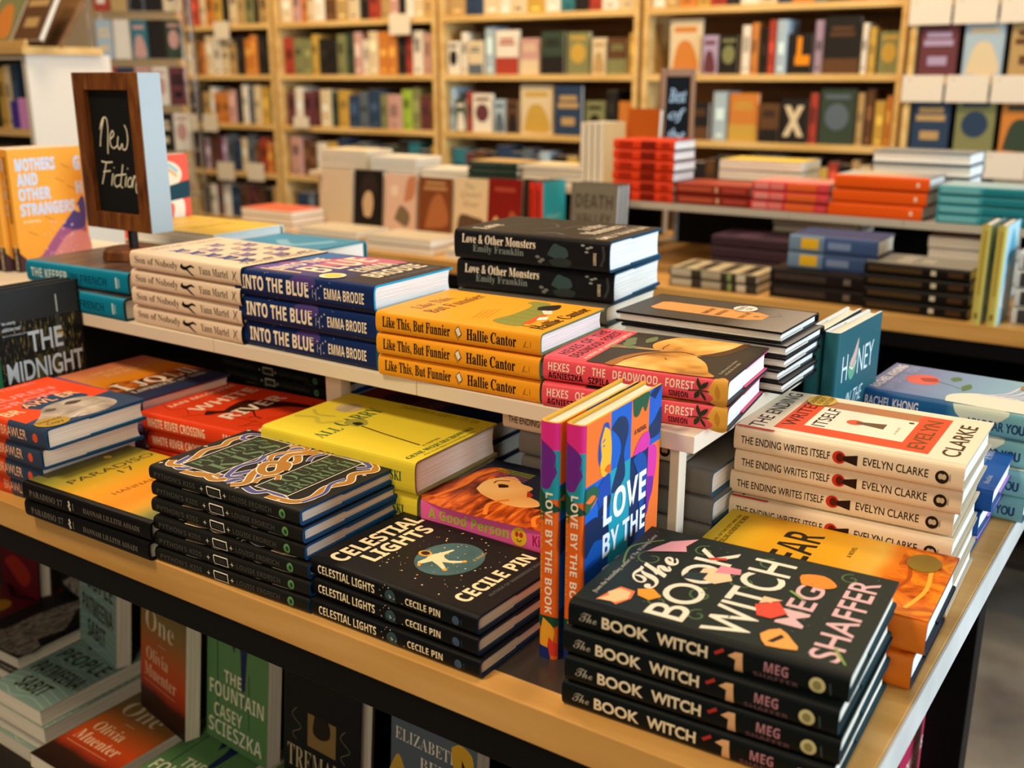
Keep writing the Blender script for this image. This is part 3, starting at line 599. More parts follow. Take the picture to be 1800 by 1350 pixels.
def swirl(u, v, r, m='#4E6A3E', w_=.0018): c.line([(u + r * (1 - i / 14) * math.cos(i * .62), v + r * .66 * (1 - i / 14) * math.sin(i * .62)) for i in range(12)], w_, m, 4)
for a in ((.20, .72, .07), (.62, .88, .10), (.36, .60, .08), (.86, .46, .07), (.60, .50, .10), (.16, .56, .06), (.84, .72, .07), (.42, .26, .07), (.9, .16, .06)): swirl(*a)
c.line([(.50, .96), (.70, .99), (.86, .90)], .0020, '#6E8A4E', 6)
c.text('from the bestselling author of The Wishing Game', .12, .935, .90, .96, '#C8C4B4', 'I'); c.text('The', .29, .77, .68, .89, W_, 'C', .010)
c.text('BOOK', .06, .585, .90, .735, W_, 'S', .008); c.text('WITCH', .05, .36, .90, .525, W_, 'S', .008); c.text('MEG', .28, .215, .72, .315, '#DDB2B4', 'S', .010); c.text('SHAFFER', .06, .05, .91, .155, '#DDB2B4', 'S', .010)
def shp(pts, du, dv, m, sm=0): c.poly([(u + du, v + dv) for u, v in pts], m, sm)
shp([(.15, .90), (.26, .88), (.33, .86), (.32, .80), (.24, .79), (.15, .82), (.18, .86)], -.09, .02, '#E87A4A'); shp([(.16, .895), (.22, .87), (.25, .885), (.31, .86), (.30, .81), (.23, .80), (.17, .83)], -.09, .02, '#F2C08C')
c.poly([(.68, .92), (.76, .90), (.86, .87), (.96, .78), (.84, .80), (.78, .78), (.74, .84)], '#DC9AA2'); shp([(.36, .80), (.42, .82), (.46, .77), (.40, .72), (.34, .75)], -.16, .0, '#EE9A2E')
shp([(.62, .70), (.72, .70), (.78, .62), (.66, .57), (.58, .62)], -.08, -.03, '#F0CBA0'); shp([(.54, .72), (.62, .71), (.66, .64), (.56, .64)], -.06, .0, '#223436'); shp([(.70, .66), (.80, .66), (.80, .58), (.74, .57)], -.08, -.04, '#E08C9C'); c.line([(.76, .68), (.80, .62)], .005, '#C8402E', 0)
shp([(.40, .42), (.50, .45), (.58, .38), (.48, .33), (.40, .37)], -.10, -.04, '#DE4A36'); shp([(.52, .44), (.60, .44), (.60, .37)], -.10, -.04, '#F0C49A'); shp([(.84, .36), (.94, .38), (.98, .30), (.90, .24), (.84, .28)], -.12, -.05, '#EE8A2E', 3); shp([(.24, .25), (.33, .29), (.42, .24), (.34, .18), (.27, .15)], -.19, .04, '#EFA04E', 2); shp([(.28, .255), (.37, .225), (.35, .21), (.28, .235)], -.19, .04, '#241A18')
c.line([(.62, .33), (.56, .27)], .003, '#7E9A4E', 0); c.line([(.18, .085), (.06, .03)], .003, '#7E9A4E', 0, True); c.stars(50, 31, '#566A5E', .04, .04, .96, .96, .0009)

# orange-yellow tall novel
k, c, s = K('year', .236, .150, .036, grad('print_amber', [(0, '#D2B62C'), (.25, '#E0A21E'), (.55, '#EAA820'), (.70, '#EBB64A'), (.76, '#E8821A'), (1, '#E4661A')], 0, .10, 2), '#D4701C', board='#171B28', page=PAGEW, flap='#1A2030')
s.text('YEAR', .3, .25, .55, .75, '#2A1A10', 'H')
c.text('A NOVEL OF THE CITY AND SEA', .30, .935, .92, .95, '#4A3A14', 'H'); c.text('BESTSELLING AUTHOR OF THE WREN', .34, .90, .92, .925, '#3A2A10', 'H')
c.text('DYEAR', .02, .54, .86, .70, '#231A10', 'H', -.006); c.text('A NOVEL', .62, .39, .80, .41, '#5A4418', 'H')
fur = mottled('print_orange_drapery', [(.3, '#8C3A0C'), (.45, '#D8660E'), (.6, '#F08C16'), (.8, '#F6A62E')], (2, 3, 1), 12, 4, .4, dist=2.0)
c.poly([(0, 0), (0, .24), (.25, .27), (.45, .23), (.62, .20), (.80, .21), (1, .20), (1, 0)], fur, 0); c.line([(.2, .2), (.5, .14), (.8, .18)], .004, '#B24E0E', 6); c.line([(.1, .1), (.4, .06), (.75, .08)], .004, '#FBB040', 6)
k.seal(.78, .115, .021, .016, mat('#8A6E1E', .35, .5), None)

# cream thriller with the keyhole
k, c, s = K('ending', .233, .158, .0285, '#EAD6B8', board='#C9B89C', page=PAGEW)
s.text('THE ENDING WRITES ITSELF', .035, .34, .445, .66, '#2E241C', 'S', .008); s.text('EVELYN CLARKE', .59, .36, .86, .68, '#2E241C', 'S', .008)
s.disc(.485, .50, .0068, .0068, '#C8321E'); s.poly([(.488, .62), (.505, .58), (.565, .70), (.565, .28), (.505, .40), (.488, .38)], '#2A1812'); s.disc(.489, .5, .0038, .0048, '#5A1C12')
s.disc(.915, .48, .0064, .0068, '#241C18'); s.disc(.909, .5, .0022, .003, '#C8B496'); s.disc(.923, .5, .0022, .003, '#C8B496'); s.rect(.945, .36, .948, .64, '#8A7A64')
c.rect(0.03, 0, 1, 1, '#F0E2C8'); c.rect(.10, .165, .90, .845, '#E2532C'); c.rect(.735, .165, .90, .845, '#B67A50'); c.rect(.735, .165, .90, .30, '#E2532C'); c.rect(.25, .295, .735, .735, '#F3E8D2')
c.text('THE ENDING', .05, .885, .95, .955, '#2A211A', 'S', .008); c.text('WRITES', .19, .765, .80, .83, '#5A1A12', 'S', .008); c.text('ITSELF', .28, .645, .72, .71, '#2A211A', 'S', .008)
c.disc(.49, .545, .0090, .0090, '#DE5A34'); c.poly([(.475, .54), (.515, .54), (.56, .41), (.44, .41)], '#6A5038'); c.text('a novel', .38, .345, .54, .36, '#6A5A48', 'I'); c.disc(.68, .32, .003, .003, '#4A3E34')
c.text('EVELYN', .17, .195, .81, .265, '#7A4A1E', 'S', .008); c.text('CLARKE', .13, .045, .83, .12, '#4A3A20', 'S', .010); c.rect(.0, .82, .03, .995, '#C23428')
k.seal(.86, .775, .021, .016, mat('#D8B24A', .35, .5), ['SIGNED', 'FIRST', 'EDITION'], '#5A4210')

# blue to seafoam stories with the rose
k, c, s = K('dear', .212, .15, .0355, grad('print_dusk_blue', [(0, '#6E78A0'), (.3, '#7E8CB4'), (.6, '#86A8C4'), (1, '#9CC6CE')], 0, .08, 2), grad('print_spine_blue', [(0, '#17508A'), (.5, '#1C5A8E'), (.62, '#5A9AAE'), (1, '#7CB2B8')], 0), board='#274A66', page=PAGEW, flap='#9AB6DC')
s.text('RACHEL KHONG', .04, .40, .36, .78, '#E4DDE2', 'S', .016); s.text('MY DEAR YOU', .64, .24, .955, .60, '#23466E', 'S', .020); s.poly([(.55, .98), (.57, .7), (.60, .5), (.59, .3), (.64, .12), (.74, .3), (.86, .98)], '#CFD8C6', 4); s.text('MY DEAR YOU', .645, .24, .95, .60, '#23466E', 'S', .020); s.text('stories', .53, .3, .57, .5, '#C8D4E0', 'I', 0, 90)
c.text('RACHEL KHONG', .10, .91, .95, .97, '#E9DFDC', 'H'); c.text('MY DEAR YOU', .12, .83, .95, .89, '#9AA0C2', 'H')
c.poly([(.40, .78), (.52, .84), (.66, .82), (.74, .74), (.66, .66), (.50, .64), (.40, .70)], '#D9685A', 5); c.poly([(.50, .72), (.60, .76), (.66, .68), (.56, .65)], '#A8453C', 4); c.line([(.58, .66), (.52, .56), (.46, .50)], .0016, '#5A6A52', 4)
for a in ((.74, .57, .09, .035), (.52, .47, .13, .03), (.28, .44, .08, .03)): c.poly([(a[0] - a[2], a[1]), (a[0], a[1] + a[3]), (a[0] + a[2], a[1]), (a[0], a[1] - a[3])], '#5E7A4E', 5)
c.poly([(.02, .50), (.18, .52), (.30, .48), (.40, .36), (.40, .16), (.24, .02), (.02, .02)], '#E2E2D2', 5)
for q in range(4): c.line([(.36, .36 - .05 * q), (.52, .24 - .05 * q), (.80, .20 - .05 * q)], .004, '#D6D0E2', 6)
k.seal(.80, .12, .019, .017, mat('#A8803A', .35, .5), None)

# deep blue novel
k, c, s = K('riot', .206, .146, .030, '#1D55A6', '#174A94', board='#23508E', page=PAGEW, flap='#B98AD0')
c.text('THE RIOT', .06, .30, .94, .46, '#EDEBE2', 'H', .0); c.poly([(.1, .24), (.35, .30), (.5, .2), (.75, .27), (.9, .14), (.5, .12), (.2, .16)], '#5C86CC', 5); c.text('A Novel', .68, .10, .92, .15, '#D8E2F0', 'I'); c.text('Rebound Books', .1, .04, .30, .07, '#C8D6EA', 'I')
s.text('THE RIOT', .2, .3, .6, .7, '#EDEBE2', 'H')

# dark teal standing novel
k, c, s = K('honey', .235, .155, .0215, '#205A64', board='#DDE3E6', page=PAGE, flap='#E6ECEE')
c.text('H', .10, .72, .22, .86, '#D9E8E6', 'S', -.006); c.text('NEY', .46, .72, .84, .86, '#D9E8E6', 'S', -.006); c.poly([(.24, .76), (.30, .71), (.38, .72), (.43, .79), (.46, .93), (.42, .84), (.36, .84), (.28, .82)], '#5FA07E', 5); c.poly([(.27, .80), (.34, .78), (.42, .84), (.44, .92), (.36, .86)], '#D8A6A2', 5); c.line([(.27, .785), (.35, .765), (.42, .80)], .003, '#E8C8C0', 5)
c.text('IN THE', .24, .56, .62, .64, '#D9E8E6', 'S', -.004, 0, .12); c.text('WOUND', .20, .40, .76, .50, '#D9E8E6', 'S', -.004)

# black city novel with pale art-deco letters
k, c, s = K('midnight', .238, .136, .022, '#15191B', '#1F6A4C', board='#20262A', page=PAGE)
c.rect(0, 0, .97, .80, mottled('print_city_lights', [(.45, '#0E1414'), (.58, '#1C2622'), (.66, '#6A6434'), (.74, '#A89A52')], (.22, 1, 1), 420.0, 3, .4)); c.rect(0, .80, .97, 1, '#2E3436')
for a in ((.34, .1), (.42, .14), (.62, .12), (.26, .06)): c.rect(a[0], .05, a[0] + .05, .30 + a[1] * 2, '#4A4A24')
c.poly([(.66, .52), (.66, .70), (.69, .80), (.71, .92), (.73, .80), (.76, .70), (.76, .52)], '#39403C'); c.rect(.705, .82, .72, .93, '#B9CAD0'); c.rect(.67, .66, .755, .69, '#B8A868'); c.rect(.67, .70, .75, .715, '#9A8C58')
T_ = '#BFD4DE'
c.text('THE', .34, .60, .74, .73, T_, 'S', .018); c.text('MIDNIGHT', .06, .43, .96, .56, T_, 'S', .018); c.text('SHOW', .28, .27, .86, .40, T_, 'S', .018); c.text('A NOVEL', .40, .09, .62, .115, T_, 'S', .01)
c.text('"An utterly', .06, .79, .22, .815, T_, 'H'); c.text('addictive read."', .06, .755, .28, .78, T_, 'H'); c.text('New York Times bestselling author', .06, .72, .34, .735, T_, 'S')
s.rect(.62, 0, .66, 1, '#D27A2E', 4); s.text('THE MIDNIGHT SHOW', .1, .3, .58, .7, '#DCE8E0', 'H')

# plain fillers used lower in piles
K('yellow', .236, .16, .030, '#E0B84A', board='#D9D4C2', page=PAGEW); KINDS['yellow'].cover.text('THE LONG YEAR', .2, .55, .8, .64, '#B8862E', 'B'); KINDS['yellow'].cover.line([(.2, .4), (.6, .3), (.8, .36)], .006, '#9A7A9E', 6)
K('tealflat', .24, .17, .034, '#2E86A8', '#0F7A96', board='#0F7A96', page=PAGEW); KINDS['tealflat'].cover.line([(.2, .8), (.6, .6), (.4, .3)], .02, '#7EB4CE', 6)
K('greyp', .215, .15, .031, '#8C8A84', '#7A7872', board='#2E4A58', page=PAGE)
K('redblue', .24, .16, .03, grad('print_red_blue', [(0, '#8C3A24'), (.35, '#6A3A3A'), (.6, '#2A3050'), (1, '#16305E')], 0, .5, 3), '#3A2430', board='#2A2A3A'); KINDS['redblue'].cover.text('A BIOGRAPHY', .1, .4, .9, .5, '#8A5A4A', 'H'); KINDS['redblue'].cover.disc(.5, .72, .02, .03, '#4A1E1A')

# ---- titles on the shelf below the table
k, c, s = K('people', .215, .146, .028, '#7E9A90', '#6A857C', board='#D8CBA8', page=PAGE, hard=False)
for i in range(15): c.line([(-.0, .02 + .066 * i), (.2, .06 + .066 * i), (.42, .01 + .066 * i), (.66, .07 + .066 * i), (1, .03 + .066 * i)], .0011, '#B4C6B8', 6)
for i in range(9): c.line([(.05 + .1 * i, 1), (.1 + .1 * i, .8), (.02 + .1 * i, .62)], .0009, '#B4C6B8', 5)
for t_, v in (('GOOD', .74), ('PEOPLE', .52), ('PATMEENA', .30), ('SABIT', .10)): c.text(t_, .10 if len(t_) > 5 else .24, v, .92 if len(t_) > 5 else .72, v + .15, '#2E3018', 'H', -.008)
k, c, s = K('one', .222, .145, .026, grad('print_dusk_orange', [(0, '#5A5A3C'), (.30, '#8A6A34'), (.50, '#B85A22'), (.66, '#C8481C'), (.78, '#A83A1C'), (.84, '#3A2218'), (1, '#2A1C16')], 0, .06, 3), '#4A3A2A', board='#D8CBA8', page=PAGE, hard=False)
c.text('Wedding', .12, .86, .88, .95, '#D8C6A4', 'B', -.008); c.text('One', .12, .64, .74, .80, '#D8C6A4', 'B', -.012); c.text('Olivia', .14, .41, .62, .51, '#E6C49A', 'B', -.008); c.text('Muenter', .10, .28, .80, .38, '#E6C49A', 'B', -.008); c.line([(.4, .57), (.55, .57)], .0009, '#D8C6A4', 0); c.line([(.10, .24), (.78, .24)], .001, '#E0A878', 0)
k, c, s = K('fountain', .222, .145, .026, '#5E8A56', '#4A7446', board='#D8CBA8', page=PAGE, hard=False)
c.poly([(.10, 1), (.16, .80), (.20, 1)], '#1E2A52'); c.poly([(.42, 1), (.40, .78), (.46, .70), (.50, .84), (.56, .72), (.58, .48), (.64, .46), (.66, .70), (.70, .92), (.78, .90), (.80, 1)], '#1E2A52', 0); c.line([(.60, .48), (.61, .36)], .003, '#1E2A52', 0); c.line([(.18, .82), (.20, .30), (.19, .12)], .002, '#1E3A3A', 0); c.line([(.7, .6), (.71, .2)], .0016, '#1E3A3A', 0)
c.text('THE', .30, .46, .58, .55, '#E8E4C8', 'H', -.006); c.text('FOUNTAIN', .06, .33, .94, .44, '#E8E4C8', 'H', -.006); c.text('CASEY', .14, .18, .60, .28, '#E8E4C8', 'H', -.006); c.text('SCIESZKA', .05, .05, .92, .16, '#E8E4C8', 'H', -.006)
k, c, s = K('tremaine', .225, .15, .03, '#16161A', board='#2A2A2E', page=PAGE)
c.rect(.33, .44, .70, .66, '#8C7040'); c.poly([(.42, .66), (.40, .55), (.5, .52), (.62, .56), (.60, .66)], '#241C16', 3); c.text('TREMAINE', .06, .25, .95, .40, '#C9B68C', 'B', -.012); c.text('a novel', .62, .18, .78, .21, '#8A8070', 'I')
for a in (.18, .82): c.line([(a, .66), (a - .06, .60), (a + .06, .54), (a - .05, .48), (a, .44)], .0012, '#7A6A4E', 6)
k, c, s = K('berg', .215, .143, .028, '#5A6670', '#4A545C', board='#6E7C86', page=PAGE, hard=False)
c.text('ELIZABETH', .06, .82, .80, .90, '#E4DCCB', 'B', -.01); c.text('BERG', .36, .69, .80, .77, '#E4DCCB', 'B', -.01); c.poly([(.72, .93), (.82, .97), (.95, .93), (.96, .82), (.84, .77), (.74, .82)], '#D8A832', 5); c.poly([(.84, .88), (.88, .84), (.84, .82)], '#2E241A'); c.poly([(0, .6), (.1, .72), (.2, .6), (.26, .4), (.2, .2), (0, .2)], '#C9A23C', 5); c.rect(.1, 0, .97, .62, '#8A4E34')
k, c, s = K('pinkadj', .222, .15, .028, '#B52A4C', '#9C2340', board='#C98A7C', page=PAGE, hard=False)
c.text('THE ADJUSTER', .10, .80, .95, .95, '#F0DCD0', 'H', -.006); c.text('MARK JUSTUS', .10, .56, .90, .68, '#F0DCD0', 'H', -.006); c.poly([(.2, .1), (.35, .4), (.7, .5), (.9, .3), (.6, .05)], '#3A2A6A', 5); s.text('THE ADJUSTER', .1, .3, .7, .7, '#E6B0B0', 'H', -.006)
k, c, s = K('crimson', .23, .15, .03, '#6A1622', board='#3A1014', page=PAGE); c.disc(.55, .5, .026, .028, '#C88A22'); c.poly([(.1, .2), (.4, .3), (.8, .2), (.6, .05)], '#A8301E', 4); c.line([(.1, .8), (.5, .7), (.9, .8)], .01, '#2A1020', 5)
k, c, s = K('ravenfig', .23, .155, .03, '#171518', board='#2A2628', page=PAGE); fm = mottled('print_pale_folds', [(.35, '#3A3430'), (.5, '#8C8074'), (.7, '#B8AC9C')], (3, 8, 1), 20, 5, .45, dist=1.0)
c.poly([(.3, .5), (.45, .97), (.62, .7), (.9, .45), (.8, .1), (.3, .08)], fm, 0); c.poly([(.02, .08), (.3, .03), (.98, .02), (.98, .2), (.5, .25)], fm, 3)

# ------------------------------------------------------------------ the room
concrete = mottled('concrete_floor', [(.3, '#5E564E'), (.5, '#7E766B'), (.7, '#968D80')], (1, 1, 1), 3.5, 8, .35)
plaster = mat('#C9B79C', .8, .2)
f = MB(); f.box(-8, -3, -.05, 5.5, 4.5, 0, concrete); structure('floor', f)
f = MB(); f.box(-8, 4.36, 0, 5.5, 4.46, 3.2, plaster); structure('wall_back', f)
f = MB(); f.box(-8.1, -3, 0, -8, 4.46, 3.2, plaster); structure('wall_left', f)
f = MB(); f.box(5.5, -3, 0, 5.6, 4.46, 3.2, plaster); structure('wall_right', f)
f = MB()
for wy in (-.98, .2, 1.4, 2.6, 3.70): f.box(5.32, wy, .55, 5.40, wy + .08, 2.95, BLACKM)
for wz in (.52, 2.91): f.box(5.32, -.98, wz, 5.40, 3.78, wz + .07, BLACKM)
structure('window_1', f)
f = MB(); f.box(-8.1, -3, 3.2, 5.6, 4.46, 3.3, mat('#8A8074', .9, .1)); structure('ceiling', f)
f = MB(); f.box(-8, 4.335, 0, 5.5, 4.36, .12, mat('#8A7458', .6, .3)); structure('baseboard_back', f)

# ------------------------------------------------------------------ display tables with a riser shelf
def table(x0, x1, y0, depth, label, group, riser, rlabel, wood, end_m, rmat, inlay=True, leg_y=None):
    t = thing('display_table', label, 'table', ((x0 + x1) / 2, y0 + depth / 2, 0), 0, group)
    ox, oy = -(x0 + x1) / 2, -(y0 + depth / 2)
    def part(name, boxes, m, b=.0015):
        mb = MB()
        for a in boxes: mb.box(a[0] + ox, a[1] + oy, a[2] + Z0, a[3] + ox, a[4] + oy, a[5] + Z0, m, b)
        return link(name, mb.mesh(name), t)
    y1 = y0 + depth; e = .032
    part('tabletop', [(x0 + .004, y0 + e, -.038, x1 - e, y1 - e, -.0002)], LAMIN if inlay else wood, .0005)
    part('edge_trim', [(x0, y0, -.038, x1 - .003, y0 + e, 0)], wood); part('edge_trim', [(x0, y1 - e, -.038, x1 - .003, y1, 0)], wood)
    part('edge_trim', [(x1 - e, y0 + e, -.038, x1 - .003, y1 - e, 0)], wood)
    part('end_band', [(x1 - .003, y0, -.038, x1, y1, -.0006)], end_m, .0006)
    part('apron', [(x0 + .03, y0 + .004, -.075, x1 - .05, y0 + .03, -.038)], BLACKM); part('apron', [(x0 + .03, y1 - .03, -.075, x1 - .05, y1 - .004, -.038)], BLACKM)
    part('daylight_block', [(x1 - .215, y0 + .06, -.55, x1 - .20, y1 - .12, -.038)], BLACKM)  # added hidden black sheet, keeps window light off the lower shelf
    for (lx, ly) in ((x0 + .03, y0 + .03), (x1 - .085, y0 + .03), (x0 + .03, y1 - .08), (x1 - .085, (leg_y or y1 - .08))):
        part('leg', [(lx, ly, -Z0, lx + .052, ly + .05, -.038)], BLACKM, .002)
    part('lower_shelf', [(x0 + .04, y0 + .035, -.572, x1 - .04, y1 - .05, -.55)], mat('#1E1A17', .6, .3))
    part('back_panel', [(x0 + .09, y1 - .10, -.55, x1 - .10, y1 - .085, -.075)], BLACKM)
    rx0, rx1, ry0, ry1 = riser
    r = thing('display_riser', rlabel, 'display shelf', ((rx0 + rx1) / 2, (ry0 + ry1) / 2, Z0), 0)
    rox, roy = -(rx0 + rx1) / 2, -(ry0 + ry1) / 2
    def rp(name, boxes, m=rmat):
        mb = MB()
        for a in boxes: mb.box(a[0] + rox, a[1] + roy, a[2], a[3] + rox, a[4] + roy, a[5], m, .001)
        link(name, mb.mesh(name), r)
    n = 6; wd = (rx1 - rx0) / n
    for i in range(n): rp('shelf_board', [(rx0 + i * wd + .0004, ry0, .166, rx0 + (i + 1) * wd - .0004, ry1, .1848)])
    for px_ in (rx1 - .037, rx0 + .027):
        for py_ in (ry0 + .022, ry1 - .04): rp('corner_post', [(px_, py_, .0003, px_ + .011, py_ + .018, .166)])
    rp('shade_sheet', [(rx0 + .03, ry1 - .018, .0003, rx1 - .03, ry1 - .008, .166)], BLACKM)  # black sheet added to stand in for the shade under the riser
    return r, rp
r1, rp = table(-2.46, 0.0, 0.0, .90, 'maple-edged display table covered with stacks of new fiction in front', None,
      (-2.40, -.246, .248, .715), 'cream riser shelf on the front table carrying the raised row of books', MAPLE, PALE, CREAMP, True, .715)
rp('middle_post', [(-.806, .300, .0003, -.779, .320, .166)]); rp('bracket', [(-.83, .296, .160, -.765, .324, .1658)])
GREYP = mat('#B9B2A4', .4, .5)
table(-1.41, .42, 1.79, .90, 'second-row display table with grey riser, to the right behind the front table', None,
      (-1.40, .36, 2.05, 2.55), 'grey riser shelf on second-row table under red and orange stacks', MAPLE, PALE, GREYP, False)
table(-3.02, -1.43, 1.80, .95, 'second-row display table on the left with covers propped along it', None,
      (-2.80, -1.45, 2.27, 2.70), 'riser shelf on left second-row table under the cream paper stacks', MAPLE, PALE, mat('#D8C8AC', .5, .3), False)

# ------------------------------------------------------------------ books on the front table
G = 'same-title copies in one pile: '
on = 'on the riser'
stack('keeper', 2, -1.388, .252, .185, 1.0, 'teal-spined hardcover at far left of the riser, under the chalkboard', 'teal hardcovers under the chalkboard', [(0, -.004, -1), (-.008, -.001, 2.5)])
stack('son', 4, -1.140, .256, .185, -1.4, 'cream hardcover with falling-man spine in the riser pile', 'cream falling-man hardcovers', [(0, 0, 0), (.006, -.004, .3), (.012, -.007, -.2), (.018, -.010, 0)])
stack('blue', 3, -.907, .256, .185, -.6, 'navy hardcover with big pale capitals on the riser', 'navy hardcovers on the riser', [(0, 0, 0), (.005, -.008, 1.2), (.004, -.012, 1.8)])
stack('like', 3, -.6575, .243, .185, 2.4, 'marigold hardcover with black serif spine lettering on the riser', 'marigold hardcovers on the riser', [(0, .001, 0), (.001, -.002, 0), (.001, -.002, .6)])
stack('hexes', 2, -.428, .250, .185, 7.4, 'coral-red hardcover with vase and leaf spine on the riser', 'coral-red hardcovers on the riser', [(0, 0, 0.6), (-.001, .004, -1.2)])
K('greyp', .24, .155, .0275, '#6E6A64', '#55524C', board='#2E4A58', page=PAGE)
K('greyq', .250, .15, .031, '#8A8882', '#7A7872', board='#2A5468', page=PAGE)
stack('greyp', 2, -.742, .515, .185, 2, 'grey hardcover hidden under the thick black novels', 'grey hardcovers under the black novels')
stack('monster', 2, -.742, .508, .240, 3.5, 'thick black hardcover with blue-lined pages, behind the marigold pile', 'thick black hardcovers', [(0, .004, 1), (-.001, 0, -1)])
stack('tag', 5, -.439, .430, .185, .6, 'slim black novella with fore-edge forward at right end of riser', 'slim black novellas', [(.004, .003, .3), (.000, .001, -.6), (.006, .0, .5), (.007, .001, -.4), (0, 0, 0)], True)
K('brownb', .236, .165, .030, '#6A5034', '#5A3E22', board='#8A7A4A', page=PAGE)
stack('brownb', 2, -1.490, .50, .185, 1, 'brown hardcover lying behind the chalkboard under the yellow book', 'brown hardcovers behind the chalkboard', None, True)
stack('yellow', 1, -1.488, .50, .245, 0, 'pale yellow hardcover lying flat behind the chalkboard sign', None, None, True)
K('tealflat', .19, .17, .0375, '#3E8CB0', '#0F7A96', back='#0F7A96', board='#0F7A96', page=PAGEW); KINDS['tealflat'].cover.line([(.2, .8), (.6, .6), (.4, .3)], .02, '#7EB4CE', 6)
stack('tealflat', 2, -1.25, .50, .185, 1, 'bright teal hardcover lying flat behind the navy pile', 'teal hardcovers behind the navy pile', None, True)
for i in range(3):
    put_book('mothers', stand_side(-1.676 - .0262 * i, .392 - .012 * i, .185, 0), ('orange-yellow paperback standing beside the chalkboard, cover showing', 'orange-yellow paperback standing second, only its spine showing', 'orange-yellow paperback standing at the far left edge, third in its row')[i], 'orange-yellow paperbacks standing on the riser', 'paperback_book')
put_book('mask', stand_side(-1.522, .522, .185, 0), 'coral-pink paperback with a pale mask face standing behind the chalkboard', None, 'paperback_book')

stack('brawler', 4, -1.192, -.006, .0, 1.5, 'orange and navy hardcover with grey face cover, front left pile', 'orange and navy hardcovers at front left', [(-.046, .022, .5), (-.036, .014, 0), (-.020, .012, -1.2), (0, .001, 1.5)])
stack('sunset', 4, -1.251, .182, .0, .8, 'sunset-orange hardcover with ornate white letters behind the front left pile', 'sunset-orange hardcovers')
stack('river', 3, -1.049, .184, .0, 4.8, 'red-orange hardcover with a black raven, below the riser', 'red-orange raven hardcovers', [(0, .004, 0), (-.003, .007, 1), (0, 0, 0)])
stack('paradiso', 2, -1.030, -.008, .0, .8, 'black-spined hardcover with yellow-orange gradient cover at the front edge', 'gradient-cover hardcovers', [(0, 0, 0), (.005, -.003, 1.2)])
stack('python', 6, -.790, .003, .0, 1.6, 'black hardcover with serpent ornament cover, in the tall front pile', 'black serpent hardcovers in front', [(0, 0, .3), (.001, .0, .6), (.0, .002, .3), (-.006, .006, 0), (-.007, .009, -.8), (-.010, .010, -1)])
stack('celestial', 3, -.553, .012, .0, -.6, 'black hardcover with an astronaut in a teal circle, front edge pile', 'black astronaut hardcovers', [(0, 0, .4), (-.004, .005, -.4), (-.005, .007, -.6)])
stack('carry', 3, -.770, .1535, .0, 1.0, 'yellow hardcover with a burnt match, behind the black serpent pile', 'yellow match hardcovers', [(0.002, .002, 0), (-.002, .004, .6), (0, 0, .4)])
stack('person', 3, -.528, .156, .0, 3.0, 'pink-spined paperback with copper-haired profile beside the standing romances', 'pink-spined paperbacks', None, False, 'paperback_book')
put_book('love', stand_side(-.3195, .078, 0, 2), 'left of two standing blue and orange colour-block hardcovers', 'standing colour-block hardcovers')
put_book('love', stand_side(-.2963, .084, 0, 2), 'right of two standing blue and orange colour-block hardcovers, face cover visible', 'standing colour-block hardcovers')
stack('witch', 4, -.257, .021, .0, 2.6, 'dark green hardcover with flying books, nearest pile at the front edge', 'dark green flying-books hardcovers', [(0, 0, 0), (.003, -.001, .8), (.000, .0, .2), (.004, .002, 1.4)])
stack('year', 2, -.246, .206, .0, 1.6, 'amber hardcover with black condensed title, behind the dark green pile', 'amber hardcovers', [(0.0, 0, 0), (.008, .0, .8)])
stack('ending', 6, -.246, .360, .0, 2.0, 'cream hardcover with red keyhole spine, tall pile at right', 'cream keyhole hardcovers at right', [(-.002, 0, .4), (-.002, .0, .6), (-.004, .0, .3), (-.007, .006, .8), (0, -.002, .3), (.001, -.010, -.3)])
stack('riot', 3, -.222, .522, .0, .4, 'deep blue hardcover behind the cream pile at the right edge', 'deep blue hardcovers', [(-.012, 0, 0), (-.004, .003, -.5), (.006, .004, .8)])
stack('dear', 4, -.206, .672, .0, -2.4, 'dusk-blue hardcover with a rose, at back right corner of table', 'dusk-blue rose hardcovers', [(.0, .004, .6), (.002, 0, -.6), (-.002, .002, .8), (0, 0, 0)])
put_book('honey', stand_side(-.2455, .560, 0, 0), 'dark teal hardcover standing behind its twin, next to the riser end', 'standing dark teal hardcovers')
put_book('honey', stand_side(-.2235, .560, 0, -2), 'dark teal hardcover standing with its cover to the right, by dusk-blue pile', 'standing dark teal hardcovers')
put_book('midnight', stand_side(-1.278, .109, 0, .2), 'black city-skyline hardcover with pale art-deco capitals standing at far left', 'standing black skyline hardcovers')
put_book('midnight', stand_side(-1.302, .106, 0, .2), 'black skyline hardcover standing behind its twin at far left', 'standing black skyline hardcovers')
# under the riser
stack('python', 6, -1.165, .432, .0, 0, 'black hardcover in the dark pile stored under the riser', 'black hardcovers stored under the riser', None, False, 'hardcover_book', 5)
stack('redblue', 3, -.845, .340, .0, 1, 'dark red and blue hardcover under the riser behind the yellow pile', 'dark red and blue hardcovers')
z = stack('greyq', 4, -.502, .318, .0, 0, 'grey hardcover with page ends showing at the right under the riser', 'grey hardcovers under the riser')
stack('ending', 1, -.522, .312, z, .5, 'single cream hardcover tucked under the riser behind the pink-spined paperbacks', None)

